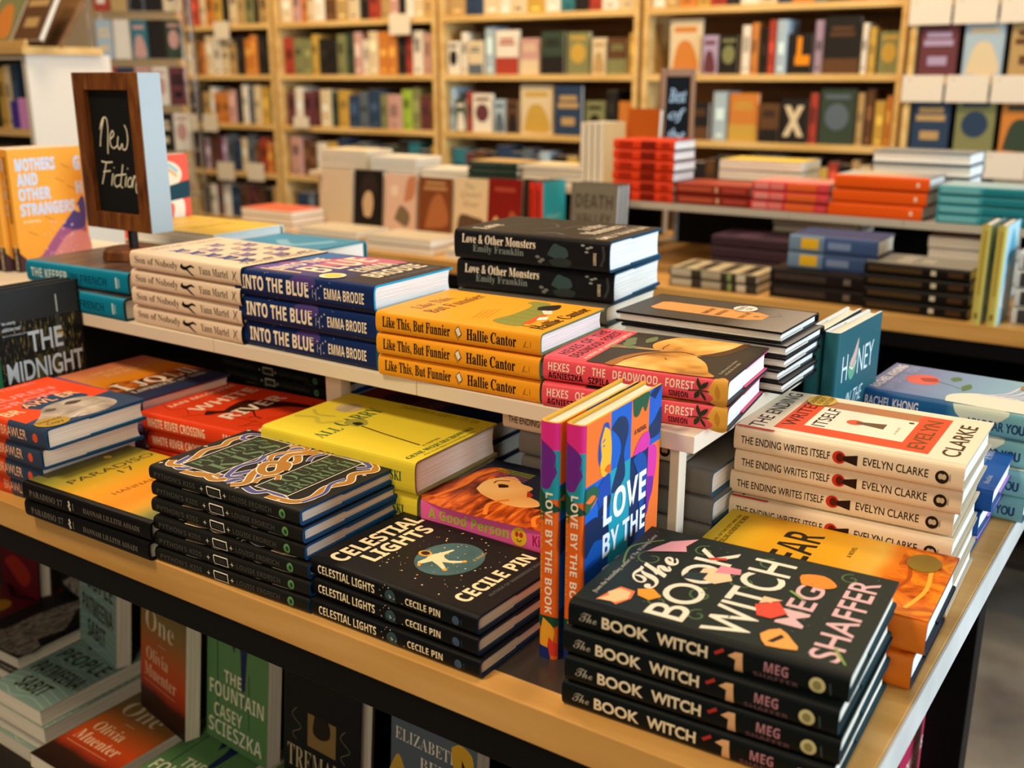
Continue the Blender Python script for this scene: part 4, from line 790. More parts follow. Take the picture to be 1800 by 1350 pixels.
# ------------------------------------------------------------------ chalkboard sign
t = thing('chalkboard_sign', 'wood-framed black chalkboard sign on a small stand, chalk lettering', 'sign', (-1.272, .352, Z0 + .255))
mb = MB(); mb.cyl(0, 0, 0, .012, .042, WALNUT, 40, .040); mb.cyl(0, 0, .012, .016, .040, WALNUT, 40, .036); link('stand_base', mb.mesh('stand_base', 40), t)
mb = MB(); mb.box(.006, -.0062, .0158, .016, .006, .046, mat('#171012', .4, .5), .001); link('stand_post', mb.mesh('stand_post'), t)
fx0, fx1, fz0, fz1 = -.078, .082, .045, .281; fw = .026
mb = MB()
for bx in ((fx0, fz0, fx0 + fw, fz1), (fx1 - fw, fz0, fx1, fz1), (fx0 + fw, fz0, fx1 - fw, fz0 + fw), (fx0 + fw, fz1 - fw, fx1 - fw, fz1)):
    mb.box(bx[0], -.018, bx[1], bx[2], -.007, bx[3], WALNUT, .0015)
link('frame', mb.mesh('frame'), t)
mb = MB(); mb.box(fx0 + .001, -.007, fz0 + .001, fx1 - .001, .022, fz1 - .001, mat('#A9B6BC', .5, .3), .001); link('backing_box', mb.mesh('backing_box'), t)
for sx in (fx1, fx0 - .0012):
    mb = MB(); mb.box(sx, -.0172, fz0 + .0005, sx + .0012, .022, fz1 - .0005, mat('#A9B6BC', .5, .3)); link('side_strip', mb.mesh('side_strip'), t)
mb = MB(); mb.box(fx0 + fw - .001, -.0095, fz0 + fw - .001, fx1 - fw + .001, -.0068, fz1 - fw + .001, mat('#0E0D0C', .55, .3))
bw, bh = fx1 - fx0 - 2 * fw, fz1 - fz0 - 2 * fw
a = Art(mb, bw, bh, lambda u, v, d: (fx0 + fw + u, -.0096 - d, fz0 + fw + v))
CH = mat('#E4DEC6', .9, .1)
def chalk(pts, wd=.0021):
    a.line([(.03 + .84 * (x - 487 - (y - 465) * .094) / 235.0, 1 - (y - 462) / 648.0) for x, y in pts], wd, CH, 5)
for st in ([(552, 668), (562, 628), (577, 606), (558, 690), (551, 758)], [(560, 650), (578, 606), (596, 612), (603, 660), (601, 740), (600, 795)],
           [(618, 716), (640, 694), (632, 672), (617, 700), (618, 745), (640, 764), (664, 744)], [(668, 700), (663, 742), (676, 768), (692, 738), (697, 766), (716, 764), (728, 722), (722, 668), (708, 640)],
           [(556, 838), (590, 842), (628, 838)], [(588, 842), (574, 900), (558, 962)], [(566, 894), (590, 890), (614, 886)], [(630, 900), (622, 940), (620, 966)], [(636, 866), (640, 870)],
           [(668, 906), (646, 912), (636, 944), (650, 970), (674, 956)], [(694, 848), (684, 910), (678, 962), (692, 972)], [(664, 906), (690, 902), (714, 898)], [(716, 908), (708, 946), (708, 966)], [(722, 866), (726, 870)],
           [(742, 912), (726, 930), (724, 960), (742, 962), (752, 930), (742, 912)], [(752, 968), (760, 926), (764, 902)], [(758, 930), (772, 904), (778, 930), (774, 968), (780, 996)]):
    chalk(st)
link('chalkboard', mb.mesh('chalkboard'), t)

# ------------------------------------------------------------------ lower shelf of the front table
def flat(kind, n, x, y, what, group, z=-.5494, name='paperback_book', yaw=-90):
    k = KINDS[kind]; rd = random.Random(len(kind) * 7)
    for i in range(n):
        put_book(kind, Matrix.Translation((x + rd.uniform(-.004, .004), y + rd.uniform(-.004, .004), z + i * k.T + Z0)) @ Rz(yaw + rd.uniform(-1.5, 1.5)), (order(i, n) + ' ' + what).strip(), group, name)
    return z + n * k.T
low = 'below the table'
z = flat('people', 4, -1.421, .107, 'sage paperback with wavy lines in the flat pile ' + low, 'sage wavy paperbacks, flat')
put_book('people', stand_front(-1.418, .300, z, -11, 6), 'sage paperback with wavy lines standing upright on its own pile', None, 'paperback_book')
z = flat('one', 4, -1.205, .045, 'dusk-orange paperback in the flat pile ' + low, 'dusk-orange paperbacks, flat')
put_book('one', stand_front(-1.166, .236, z, -10.5, 6), 'dusk-orange paperback standing upright on its own pile', None, 'paperback_book')
z = flat('fountain', 4, -1.035, .045, 'green paperback with navy drips in the flat pile ' + low, 'green drip paperbacks, flat')
put_book('fountain', stand_front(-1.020, .245, z, -4, 6), 'green paperback with navy drips standing upright on its own pile', None, 'paperback_book')
z = flat('tremaine', 3, -.845, .045, 'black hardcover with gilt picture in the flat pile ' + low, 'black gilt hardcovers, flat', -.5494, 'hardcover_book')
put_book('tremaine', stand_front(-.828, .225, z, -3, 5), 'black hardcover with gilt picture standing upright on its own pile', None, 'hardcover_book')
z = flat('berg', 3, -.645, .045, 'slate paperback with a yellow flower in the flat pile ' + low, 'slate flower paperbacks, flat')
put_book('berg', stand_front(-.632, .225, z, -3, 4), 'slate paperback with a yellow flower standing upright on its own pile', None, 'paperback_book')
z = flat('ravenfig', 4, -1.600, .165, 'black hardcover with pale folded drapery in the flat pile ' + low, 'black drapery hardcovers, flat', -.5494, 'hardcover_book')
put_book('ravenfig', stand_front(-1.60, .385, z, -4, 5), 'black hardcover with pale folded drapery standing on its own pile', None, 'hardcover_book')
z = flat('crimson', 3, -1.79, .165, 'crimson hardcover with gold disc in the flat pile ' + low, 'crimson hardcovers, flat', -.5494, 'hardcover_book')
put_book('crimson', stand_front(-1.80, .375, z, -4, 5), 'crimson hardcover with gold disc standing at the far left ' + low, None, 'hardcover_book')
put_book('pinkadj', stand_side(-.122, .640, -.5494, 0), 'raspberry paperback standing under the right end of the front table', None, 'paperback_book')
for i in range(2): put_book('pinkadj', stand_side(-.151 - .029 * i, .636, -.5494, 0), ('raspberry paperback standing second, behind its twin under the table', 'raspberry paperback standing third in its row under the table')[i], None, 'paperback_book')

# ------------------------------------------------------------------ books on the second-row tables
def simple(name, L, W, T, front, spine=None, page=None, board='#3A3632', hard=True, st=None, cv=None):
    k = Kind(L, W, T, front, spine, None, board, page or PAGE, None, hard); KINDS[name] = k
    if st:
        for (a, b, c_, d, m) in st: k.spine.rect(a, b, c_, d, m, 6)
    if cv:
        for e in cv:
            if e[0] == 'r': k.cover.rect(*e[1:])
            elif e[0] == 'd': k.cover.disc(*e[1:])
            elif e[0] == 't': k.cover.text(*e[1:])
            elif e[0] == 'p': k.cover.poly(e[1], e[2], 5)
    return k
simple('red', .195, .14, .029, '#C9381C', '#E2401A', PAGEW, st=[(.10, .2, .32, .8, '#A82A12'), (.46, .1, .70, .9, '#7E1C0E'), (.80, .2, .92, .8, '#B02E14')])
simple('darkred', .222, .15, .030, '#A8452E', '#8E2A1C', st=[(.04, .3, .5, .7, '#B5543A'), (.54, .25, .58, .75, '#C9A27A'), (.64, .3, .94, .7, '#A8433A')])
simple('cream', .245, .16, .029, '#E6C658', '#D9C6A4', PAGE, hard=False)
simple('coral', .210, .15, .026, '#D9958A', '#D2383E', st=[(.03, .15, .22, .85, '#E08A84'), (.24, .15, .42, .85, '#E07A74'), (.46, .1, .84, .9, '#E4642E'), (.86, .2, .98, .8, '#D84A50')])
simple('orange', .236, .155, .0355, grad('print_orange_top', [(0, '#B8C2C4'), (.3, '#D8B898'), (.6, '#C8A890'), (1, '#8A98A0')], 0, .5, 2), '#EC5A12', PAGEW, st=[(.87, .35, .90, .65, '#F2D8C0')])
simple('palegrey', .25, .16, .0315, '#8A8E90', '#70767A', PAGEW, '#5A707C')
simple('aqua', .225, .15, .023, '#A8C0C8', '#3E96A2', PAGEW, st=[(.03, .2, .42, .8, '#6AB0B8'), (.46, .1, .98, .9, '#1E7A86')])
simple('stripe', .240, .15, .025, '#C8B894', '#3A342C', st=[(.02, .1, .26, .9, '#B8AE98'), (.38, .1, .60, .9, '#A89E88'), (.68, .1, .72, .9, '#8A9A5A'), (.78, .1, .88, .9, '#C4BAA4')],
       cv=[('r', .1, .1, .9, .22, '#3A342C'), ('r', .1, .34, .9, .46, '#4A4236'), ('r', .1, .6, .9, .72, '#3A342C'), ('r', .1, .84, .9, .94, '#5A5244')])
simple('plum', .245, .15, .030, '#4A3440', '#3A2834', cv=[('r', .1, .5, .9, .75, '#6A4A5A')])
simple('bluegold', .215, .15, .042, '#3A4E78', '#6E88A0', st=[(.14, .2, .34, .85, '#E0B02A'), (.40, .0, 1, 1, '#3E5484'), (.45, .3, .7, .7, '#7A8CB0')])
simple('umber', .235, .15, .0375, '#3A2C28', '#1E1818', st=[(.05, .3, .6, .7, '#3E342E'), (.78, .3, .85, .7, '#6A625A')], cv=[('r', .1, .1, .9, .4, '#7A6452')])
simple('gilt', .236, .155, .0285, '#8E8A82', '#171412', st=[(.04, .3, .56, .7, '#4A3820'), (.64, .3, .69, .72, '#CFC8B4'), (.80, .3, .94, .7, '#4A3420')],
       cv=[('t', 'REMAINS', .2, .6, .9, .75, '#D8D2C4', 'BI'), ('t', 'SKY', .3, .4, .7, .52, '#D8D2C4', 'BI')])
simple('rosep', .19, .14, .030, '#D8A898', '#C88878', PAGE, hard=False)
simple('lemon', .222, .15, .022, '#A9D0DC', '#C4B860', PAGEW, st=[(.06, .35, .7, .65, '#B09A3E'), (.88, .3, .94, .7, '#8A7830')], cv=[('p', [(.1, .2), (.5, .6), (.9, .3), (.7, .1)], '#E6F0F0'), ('p', [(.2, .6), (.5, .95), (.8, .7)], '#5AA8C0')])
simple('newsp', .225, .15, .041, '#D8D8D4', '#C4C2BC', PAGEW, st=[(.05, .1, .25, .9, '#3A3A3A'), (.32, .2, .6, .8, '#4A4A4A')])
simple('cliff', .242, .15, .020, '#7E7466', '#6A6258', PAGEW, cv=[('t', 'DEATH', .1, .72, .9, .88, '#4A4530', 'H'), ('t', 'VALLEY', .12, .55, .88, .66, '#4A4530', 'H'), ('p', [(.1, .3), (.3, .45), (.5, .3), (.7, .45), (.9, .3), (.8, .05), (.2, .05)], '#2E2826'), ('r', .45, .05, .55, .5, '#A89C8C')])
simple('cyan', .215, .14, .022, '#2FB0CC', '#D8341A', PAGEW, st=[(.1, .3, .7, .7, '#8E1E10')], cv=[('t', 'BRIGHT', .2, .45, .8, .52, '#8ED4E0', 'H')])
simple('linen', .205, .155, .025, '#CFC0A4', None, PAGE, hard=False)
simple('portrait', .205, .135, .022, '#1C1714', None, PAGE, cv=[('p', [(.36, .2), (.30, .45), (.42, .62), (.6, .62), (.68, .45), (.6, .2)], '#C8AC88'), ('p', [(.2, .5), (.3, .85), (.6, .95), (.8, .8), (.76, .5), (.68, .62), (.5, .68), (.34, .6)], '#2E241E')])
simple('floral', .20, .145, .02, '#D9B9A6', None, PAGE, cv=[('p', [(.6, .5), (.9, .6), (.95, .95), (.7, .9)], '#C08060'), ('p', [(.3, .2), (.5, .45), (.8, .3), (.7, .08)], '#7A6A54'), ('d', .3, .7, .018, .02, '#E8D2C0')])
simple('bronze', .195, .145, .025, '#7A4424', None, PAGE, cv=[('p', [(.2, .1), (.4, .6), (.7, .7), (.9, .2)], '#A86A40'), ('r', .15, .78, .85, .84, '#B88A5A'), ('r', .2, .88, .8, .92, '#C09A6A')])
simple('script', .20, .142, .02, '#DCC9A6', None, PAGE, cv=[('t', 'The', .3, .82, .6, .92, '#8A7A54', 'I'), ('t', 'Quiet', .2, .66, .8, .78, '#8A7A54', 'I'), ('t', 'Hour', .25, .52, .75, .62, '#8A7A54', 'I'), ('p', [(.1, .1), (.2, .38), (.6, .36), (.9, .3), (.9, .1)], '#5E4A3A')])
simple('garnet', .205, .135, .022, '#7E1C16', None, PAGE, cv=[('p', [(.05, .05), (.25, .4), (.45, .1)], '#D8BC88'), ('p', [(.5, .05), (.7, .5), (.95, .3), (.95, .05)], '#A8583A'), ('r', .2, .8, .8, .86, '#A84A3A')])
simple('duet', .21, .10, .02, '#2A211C', None, PAGE, cv=[('p', [(.4, .1), (.5, .9), (.97, .95), (.97, .1)], '#C8AC8A')])
simple('creamp', .235, .15, .0165, '#E6D2AC', '#E0CBA4', PAGE, hard=False)
simple('ivory', .215, .15, .0165, '#E6DCCB', '#DCD0BC', PAGEW, hard=False)
simple('forest', .205, .15, .023, '#C9A468', '#2A3A34', PAGE, st=[(.1, .3, .6, .7, '#3E5048'), (.66, .3, .9, .7, '#3A4A40')])
simple('coralflat', .26, .16, .024, '#DE6A4C', '#D8C8B0', PAGE, hard=False)
simple('sand', .26, .16, .024, '#C8B89C', '#CBB898', PAGE, hard=False)
simple('tanup', .205, .14, .021, '#C8AA7A', '#C8AA7A', PAGE, hard=False)
simple('rust', .245, .115, .03, '#B8581A', '#B8581A', PAGE)

zr = .185; N = 'hardcover_book'
stack('red', 6, -1.352, 2.06, zr, -1, 'vermilion hardcover, left end of the grey riser', 'vermilion hardcovers on grey riser', None, False, N, 11)
stack('darkred', 2, -1.150, 2.065, zr, 0, 'brick-red hardcover between vermilion and coral piles', 'brick-red hardcovers on grey riser', None, False, N, 12)
z = stack('cream', 4, -1.10, 2.24, zr, 0, 'cream-edged paperback behind the brick-red pile', 'cream-edged paperbacks on grey riser', None, True, 'paperback_book', 13)
stack('coral', 3, -.925, 2.06, zr, -.5, 'coral hardcover with orange spine block on grey riser', 'coral hardcovers on grey riser', None, False, N, 14)
stack('orange', 3, -.703, 2.06, zr, 0, 'bright orange hardcover on the grey riser', 'bright orange hardcovers on grey riser', [(-.012, 0, 0), (-.004, .002, -.4), (.0, -.002, -.6)], False, N)
stack('palegrey', 5, -.665, 2.235, zr, 0, 'pale hardcover with page edges forward behind the orange pile', 'pale hardcovers behind the orange pile', None, True, N, 15)
stack('aqua', 4, -.445, 2.06, zr, 0, 'aqua-spined hardcover right of the orange pile', 'aqua hardcovers on grey riser', None, False, N, 16)
stack('stripe', 2, -1.045, 1.825, 0, 0, 'black and bone striped hardcover, low pile under grey riser', 'striped hardcovers', None, False, N, 17)
stack('plum', 4, -1.00, 1.985, 0, 0, 'plum-dark hardcover in the shade under the grey riser', 'plum-dark hardcovers', None, False, N, 18)
stack('creamp', 9, -.905, 2.18, 0, 0, 'cream-edged paperback in the shaded pile under the grey riser', 'cream-edged paperbacks under grey riser', None, True, 'paperback_book', 19)
z = stack('umber', 2, -.775, 1.835, 0, .5, 'umber hardcover beneath the blue and yellow pair', 'umber hardcovers', None, False, N, 20)
stack('bluegold', 2, -.735, 1.85, z, .5, 'blue hardcover with a yellow patch on its spine', 'blue and yellow hardcovers', None, False, N, 21)
stack('gilt', 4, -.540, 1.825, 0, 0, 'black hardcover with gilt spine lettering, grey cover, second-row table', 'black gilt hardcovers in second row', None, False, N, 22)
stack('rosep', 5, -.46, 2.085, 0, 0, 'rose-covered paperback under the grey riser behind the gilt pile', 'rose paperbacks', None, True, 'paperback_book', 23)
put_book('lemon', stand_side(-.289, 1.795, 0, 0), 'left of two upright yellow-green spines on the second-row table', None, N)
put_book('lemon', stand_side(-.257, 1.795, 0, 0), 'right of two upright yellow-green spines, pale blue cover beside it', None, N)
stack('newsp', 4, -.215, 1.84, 0, 0, 'white hardcover with black spine type right of the yellow-green pair', 'white hardcovers in second row', None, False, N, 24)
for i in range(3): put_book('cliff', stand_front(-1.398, 1.905 + .024 * i, 0, 0, 4), ('taupe hardcover with dark figures propped upright facing front', 'taupe hardcover propped second behind the front one', 'taupe hardcover propped third, at the back of its row')[i], 'propped taupe hardcovers', N)
for nm, x, l in (('linen', -2.672, 'blank linen-coloured paperback propped at the left of the cover row'), ('portrait', -2.508, 'black cover with a pale face propped in the cover row'),
                 ('floral', -2.362, 'blush floral cover propped in the cover row'), ('bronze', -2.203, 'bronze-brown cover propped in the cover row'), ('script', -2.052, 'cream cover with script title propped in the cover row'),
                 ('garnet', -1.908, 'dark garnet-red cover propped in the cover row'), ('duet', -1.768, 'narrow black and cream cover propped in the cover row')):
    put_book(nm, stand_front(x, 2.215, 0, 0, 5), l, None, 'propped_book')
for i in range(2): put_book('cyan', stand_side(-1.672 + .026 * i, 2.10, 0, 0), ('left of two upright red spines with cyan covers', 'right of two upright red spines, cyan cover showing')[i], 'upright red spines', N)
stack('creamp', 5, -2.755, 2.29, zr, 0, 'cream paperback at left end of the left riser', 'cream paperbacks on left riser', None, True, 'paperback_book', 25)
stack('ivory', 4, -2.50, 2.29, zr, 0, 'ivory paperback second pile along the left riser', 'ivory paperbacks on left riser', None, True, 'paperback_book', 26)
stack('ivory', 2, -2.265, 2.30, zr, 0, 'ivory paperback in the two-copy pile left of the dark green pile', 'ivory pair on left riser', None, True, 'paperback_book', 27)
stack('forest', 3, -2.048, 2.29, zr, 0, 'dark green hardcover with tan cover on the left riser', 'dark green hardcovers on left riser', None, False, N, 28)
stack('creamp', 4, -1.832, 2.30, zr, 0, 'cream paperback right of the dark green pile', 'cream paperbacks right of green pile', None, True, 'paperback_book', 29)
for i in range(4): put_book('tanup', stand_side(-1.590 + .0222 * i - 0, 2.44, zr, 180), ('first', 'second', 'third', 'fourth')[3 - i] + ' tan paperback from the vermilion pile, upright, page edges forward', 'upright tan paperbacks', 'paperback_book')
put_book('rust', stand_front(-1.52, 2.462, zr, 0, 4), 'rust-orange hardcover standing behind the vermilion pile', None, N)
stack('sand', 2, -2.850, 1.97, 0, 0, 'sand-coloured paperback under the coral-topped one', 'sand paperbacks at far left', None, True, 'paperback_book', 30)
stack('coralflat', 1, -2.848, 1.97, .048, 0, 'coral-topped paperback lying flat at the left of the second row', None, None, True, 'paperback_book', 31)
stack('sand', 2, -2.42, 1.83, 0, 0, 'sand-coloured paperback in the low pile at mid left, front edge', 'sand paperbacks, middle pile', None, True, 'paperback_book', 32)
stack('sand', 2, -2.115, 1.83, 0, 0, 'sand-coloured paperback in the low pile nearest the thick black novels', 'sand paperbacks, right pile', None, True, 'paperback_book', 33)
stack('creamp', 2, -1.80, 1.83, 0, 0, 'cream paperback low beside the right sand pile', 'cream paperbacks at front edge', None, True, 'paperback_book', 34)
t = thing('chalkboard_sign', 'narrow framed blackboard with pale blue chalk words behind the vermilion pile', 'sign', (-1.43, 2.62, Z0), 45)
mb = MB()
for bx in ((-.060, 0, -.042, .37), (.042, 0, .060, .37), (-.042, 0, .042, .025), (-.042, .345, .042, .37)): mb.box(bx[0], -.01, bx[1] + .185, bx[2], .01, bx[3] + .185, mat('#8A6446', .5, .3), .002)
link('frame', mb.mesh('frame'), t)
mb = MB(); mb.box(-.042, -.004, .210, .042, .006, .530, mat('#0C0E12', .6, .08)); a = Art(mb, .084, .32, lambda u, v, d: (-.042 + u, -.0045 - d, .210 + v))
for i, wd in enumerate(('Best', 'of', 'the', 'year')): a.text(wd, .15, .74 - .2 * i, .85, .88 - .2 * i, '#A8C4DC', 'I', .01)
link('chalkboard', mb.mesh('chalkboard'), t)

# ------------------------------------------------------------------ wall bookcases and the books on them
ROWS={'A1':[(-5.668,-5.607,'s','o',''),(-5.607,-5.553,'s','s',''),(-5.553,-5.473,'s','r',''),(-5.473,-5.413,'s','c',''),(-5.413,-5.337,'s','o',''),(-5.326,-5.26,'s','y',''),(-5.26,-5.203,'s','k',''),(-5.203,-5.118,'s','c',''),(-5.118,-5.055,'s','t',''),(-5.055,-4.974,'s','g',''),(-4.974,-4.916,'s','k',''),(-4.916,-4.821,'s','t','')],'A2':[(-5.657,-5.578,'s','c',''),(-5.578,-5.528,'s','t',''),(-5.528,-5.481,'s','b',''),(-5.481,-5.434,'s','o',''),(-5.434,-5.364,'s','c',''),(-5.364,-5.29,'s','w',''),(-5.29,-5.212,'s','c',''),(-5.212,-5.146,'s','t',''),(-5.146,-5.083,'s','k',''),(-5.083,-5.018,'s','o',''),(-5.018,-4.962,'s','o',''),(-4.962,-4.904,'s','k',''),(-4.904,-4.86,'s','k',''),(-4.86,-4.821,'s','c','')],'A3':[(-5.657,-5.577,'s','k',''),(-5.577,-5.508,'s','k',''),(-5.508,-5.434,'s','t',''),(-5.434,-5.39,'s','w',''),(-5.39,-5.32,'s','o',''),(-5.32,-5.248,'s','o',''),(-5.248,-5.187,'s','p',''),(-5.187,-5.126,'s','k',''),(-5.126,-5.075,'s','w',''),(-5.075,-5.018,'s','s',''),(-5.018,-4.955,'s','c',''),(-4.955,-4.882,'s','y',''),(-4.882,-4.821,'s','g','')],'A4':[(-5.634,-5.579,'s','k',''),(-5.579,-5.526,'s','k',''),(-5.526,-5.465,'s','u',''),(-5.465,-5.414,'s','b',''),(-5.414,-5.353,'s','m',''),(-5.353,-5.305,'s','u',''),(-5.305,-5.24,'s','s',''),(-5.24,-5.175,'s','n',''),(-5.175,-5.119,'s','c',''),(-5.119,-5.045,'s','s',''),(-5.045,-5.003,'s','b',''),(-5.003,-4.924,'s','r',''),(-4.924,-4.867,'s','o',''),(-4.867,-4.821,'s','b','')],'A5':[(-5.589,-5.498,'s','k',''),(-5.498,-5.434,'s','w',''),(-5.434,-5.374,'s','m',''),(-5.374,-5.303,'s','w',''),(-5.303,-5.212,'s','n',''),(-5.212,-5.145,'s','b',''),(-5.145,-5.051,'s','m',''),(-5.051,-4.972,'s','b',''),(-4.972,-4.898,'s','k',''),(-4.898,-4.821,'s','t','')],'B1':[(-4.733,-4.635,'s','c',''),(-4.635,-4.572,'s','p',''),(-4.572,-4.514,'s','o',''),(-4.514,-4.457,'s','c',''),(-4.457,-4.371,'s','w',''),(-4.371,-4.28,'s','b',''),(-4.28,-4.185,'s','t',''),(-4.185,-4.106,'s','c',''),(-4.106,-4.029,'s','k',''),(-4.029,-3.952,'s','r',''),(-3.952,-3.884,'s','t',''),(-3.884,-3.815,'s','p',''),(-3.815,-3.763,'s','k',''),(-3.763,-3.716,'s','w',''),(-3.716,-3.635,'s','c',''),(-3.635,-3.559,'s','t','')],'B2':[(-4.733,-4.646,'s','r',''),(-4.646,-4.571,'s','g',''),(-4.571,-4.491,'s','g',''),(-4.491,-4.444,'s','y',''),(-4.444,-4.369,'s','k',''),(-4.369,-4.292,'s','k',''),(-4.292,-4.226,'s','g',''),(-4.226,-4.161,'s','d',''),(-4.161,-4.106,'s','p',''),(-4.106,-4.046,'s','w',''),(-4.046,-3.978,'s','c',''),(-3.978,-3.901,'s','o',''),(-3.901,-3.836,'s','o',''),(-3.836,-3.777,'s','k',''),(-3.777,-3.723,'s','r',''),(-3.723,-3.653,'s','w',''),(-3.653,-3.601,'s','p',''),(-3.601,-3.559,'s','c','')],'B3':[(-4.733,-4.659,'s','m',''),(-4.659,-4.591,'s','w',''),(-4.591,-4.51,'s','m',''),(-4.51,-4.444,'s','m',''),(-4.444,-4.365,'s','c',''),(-4.365,-4.302,'s','d',''),(-4.302,-4.219,'s','y',''),(-4.219,-4.135,'s','n',''),(-4.135,-4.064,'s','s',''),(-4.064,-3.97,'s','n',''),(-3.97,-3.916,'s','g',''),(-3.916,-3.817,'s','p',''),(-3.817,-3.745,'s','v',''),(-3.745,-3.687,'s','g',''),(-3.687,-3.619,'s','m',''),(-3.619,-3.551,'s','b','')],'B4':[(-4.713,-4.619,'s','p',''),(-4.619,-4.553,'s','b',''),(-4.553,-4.493,'s','b',''),(-4.493,-4.42,'s','w',''),(-4.42,-4.327,'s','y',''),(-4.327,-4.259,'s','n',''),(-4.259,-4.164,'s','n',''),(-4.164,-4.083,'s','s',''),(-4.083,-4.008,'s','e',''),(-4.008,-3.929,'s','n',''),(-3.929,-3.854,'s','d',''),(-3.854,-3.782,'s','k',''),(-3.782,-3.697,'s','e',''),(-3.697,-3.62,'s','n',''),(-3.62,-3.551,'s','y','')],'B5':[(-4.684,-4.59,'s','n',''),(-4.59,-4.532,'s','s',''),(-4.532,-4.447,'s','k',''),(-4.447,-4.374,'s','n','')],'C1':[(-3.48,-3.357,'s','t',''),(-3.357,-3.251,'s','n',''),(-3.251,-3.139,'s','c',''),(-3.139,-3.073,'s','w',''),(-3.073,-2.97,'s','c',''),(-2.97,-2.863,'s','y',''),(-2.863,-2.773,'s','w',''),(-2.773,-2.685,'s','e',''),(-2.685,-2.611,'s','k',''),(-2.611,-2.53,'s','r',''),(-2.53,-2.441,'s','w',''),(-2.441,-2.339,'s','c','')],'C2':[(-3.48,-3.403,'f','w','k'),(-3.396,-3.354,'s','w',''),(-3.346,-3.252,'f','c','s'),(-3.241,-3.179,'s','l',''),(-3.168,-3.024,'f','w','r'),(-3.013,-2.897,'f','p','c'),(-2.883,-2.747,'f','d','k'),(-2.731,-2.599,'f','g','y'),(-2.582,-2.502,'f','c','t'),(-2.495,-2.388,'f','b','g'),(-2.379,-2.339,'s','y','')],'C3':[(-3.476,-3.438,'s','l',''),(-3.434,-3.365,'f','d','w'),(-3.361,-3.327,'s','r',''),(-3.324,-3.193,'f','w','m'),(-3.186,-3.106,'f','l','s'),(-3.095,-3.024,'f','b','k'),(-3.013,-2.812,'f','c','y'),(-2.791,-2.631,'f','n','t'),(-2.615,-2.508,'f','g','k'),(-2.495,-2.438,'s','k',''),(-2.426,-2.339,'f','o','o')],'C4':[(-3.465,-3.373,'s','e',''),(-3.373,-3.316,'s','m',''),(-3.316,-3.234,'s','b',''),(-3.234,-3.163,'s','k',''),(-3.163,-3.074,'s','n',''),(-3.074,-3.005,'s','n',''),(-3.005,-2.942,'s','s',''),(-2.942,-2.894,'s','n',''),(-2.894,-2.832,'s','l',''),(-2.812,-2.717,'s','k',''),(-2.717,-2.659,'s','y',''),(-2.659,-2.573,'s','b',''),(-2.573,-2.501,'s','y',''),(-2.501,-2.41,'s','o',''),(-2.41,-2.339,'s','k','')],'D1':[(-2.271,-2.194,'s','w',''),(-2.194,-2.122,'s','t',''),(-2.122,-2.038,'s','o',''),(-2.038,-1.969,'s','y',''),(-1.969,-1.888,'s','r',''),(-1.888,-1.823,'s','k',''),(-1.823,-1.738,'s','w',''),(-1.738,-1.653,'s','c',''),(-1.653,-1.58,'s','n',''),(-1.58,-1.485,'s','o',''),(-1.485,-1.431,'s','e',''),(-1.431,-1.331,'s','k',''),(-1.331,-1.26,'s','r',''),(-1.26,-1.202,'s','p',''),(-1.202,-1.135,'s','c',''),(-1.135,-1.067,'s','m','')],'D2':[(-2.169,-2.006,'f','c','o'),(-1.994,-1.918,'f','u','m'),(-1.912,-1.821,'f','k','g'),(-1.802,-1.761,'s','w',''),(-1.755,-1.726,'s','o',''),(-1.72,-1.68,'s','k',''),(-1.677,-1.643,'s','r',''),(-1.638,-1.591,'s','l',''),(-1.583,-1.477,'L','k','y'),(-1.47,-1.432,'s','u',''),(-1.424,-1.269,'f','k','b'),(-1.262,-1.238,'s','w',''),(-1.233,-1.202,'s','y',''),(-1.193,-1.085,'f','g','y')],'D3':[(-2.04,-1.943,'f','k','b'),(-1.932,-1.859,'s','l',''),(-1.848,-1.707,'f','o','y'),(-1.696,-1.606,'f','b','k'),(-1.598,-1.472,'X','k','c'),(-1.467,-1.432,'s','r',''),(-1.422,-1.267,'f','d','s'),(-1.26,-1.231,'s','t',''),(-1.224,-1.188,'s','b',''),(-1.181,-1.136,'s','y',''),(-1.132,-1.111,'s','o','')],'D4':[(-2.029,-1.956,'s','k',''),(-1.956,-1.9,'s','b',''),(-1.9,-1.81,'s','k',''),(-1.81,-1.736,'s','m',''),(-1.736,-1.665,'s','k',''),(-1.665,-1.58,'s','s',''),(-1.567,-1.518,'s','b',''),(-1.518,-1.479,'s','w',''),(-1.479,-1.418,'s','n',''),(-1.418,-1.367,'s','y',''),(-1.367,-1.318,'s','r',''),(-1.318,-1.26,'s','k',''),(-1.26,-1.226,'s','t',''),(-1.226,-1.173,'s','c',''),(-1.173,-1.136,'s','b','')],'E1':[(-1.006,-0.841,'f','m','u'),(-0.833,-0.671,'f','e','c'),(-0.658,-0.523,'f','t','b')],'E2':[(-1.031,-0.889,'f','n','t'),(-0.867,-0.714,'f','g','n'),(-0.702,-0.543,'f','o','d')]}
PALC = {'c': ('#D2BE9A', 'cream'), 't': ('#B0905E', 'tan'), 'o': ('#C47A38', 'orange'), 'r': ('#A23E30', 'red'), 'k': ('#262220', 'black'), 'b': ('#5E4029', 'brown'), 'g': ('#7C7C52', 'olive'),
        'n': ('#2E3E56', 'navy'), 'l': ('#A2B4C0', 'light blue'), 'y': ('#BE9844', 'yellow'), 'w': ('#DDD4C4', 'white'), 'p': ('#C0948A', 'pink'), 'm': ('#65383C', 'maroon'), 's': ('#59636C', 'slate'),
        'e': ('#34707C', 'teal'), 'v': ('#98B040', 'lime'), 'u': ('#A592AE', 'mauve'), 'd': ('#384436', 'dark green')}
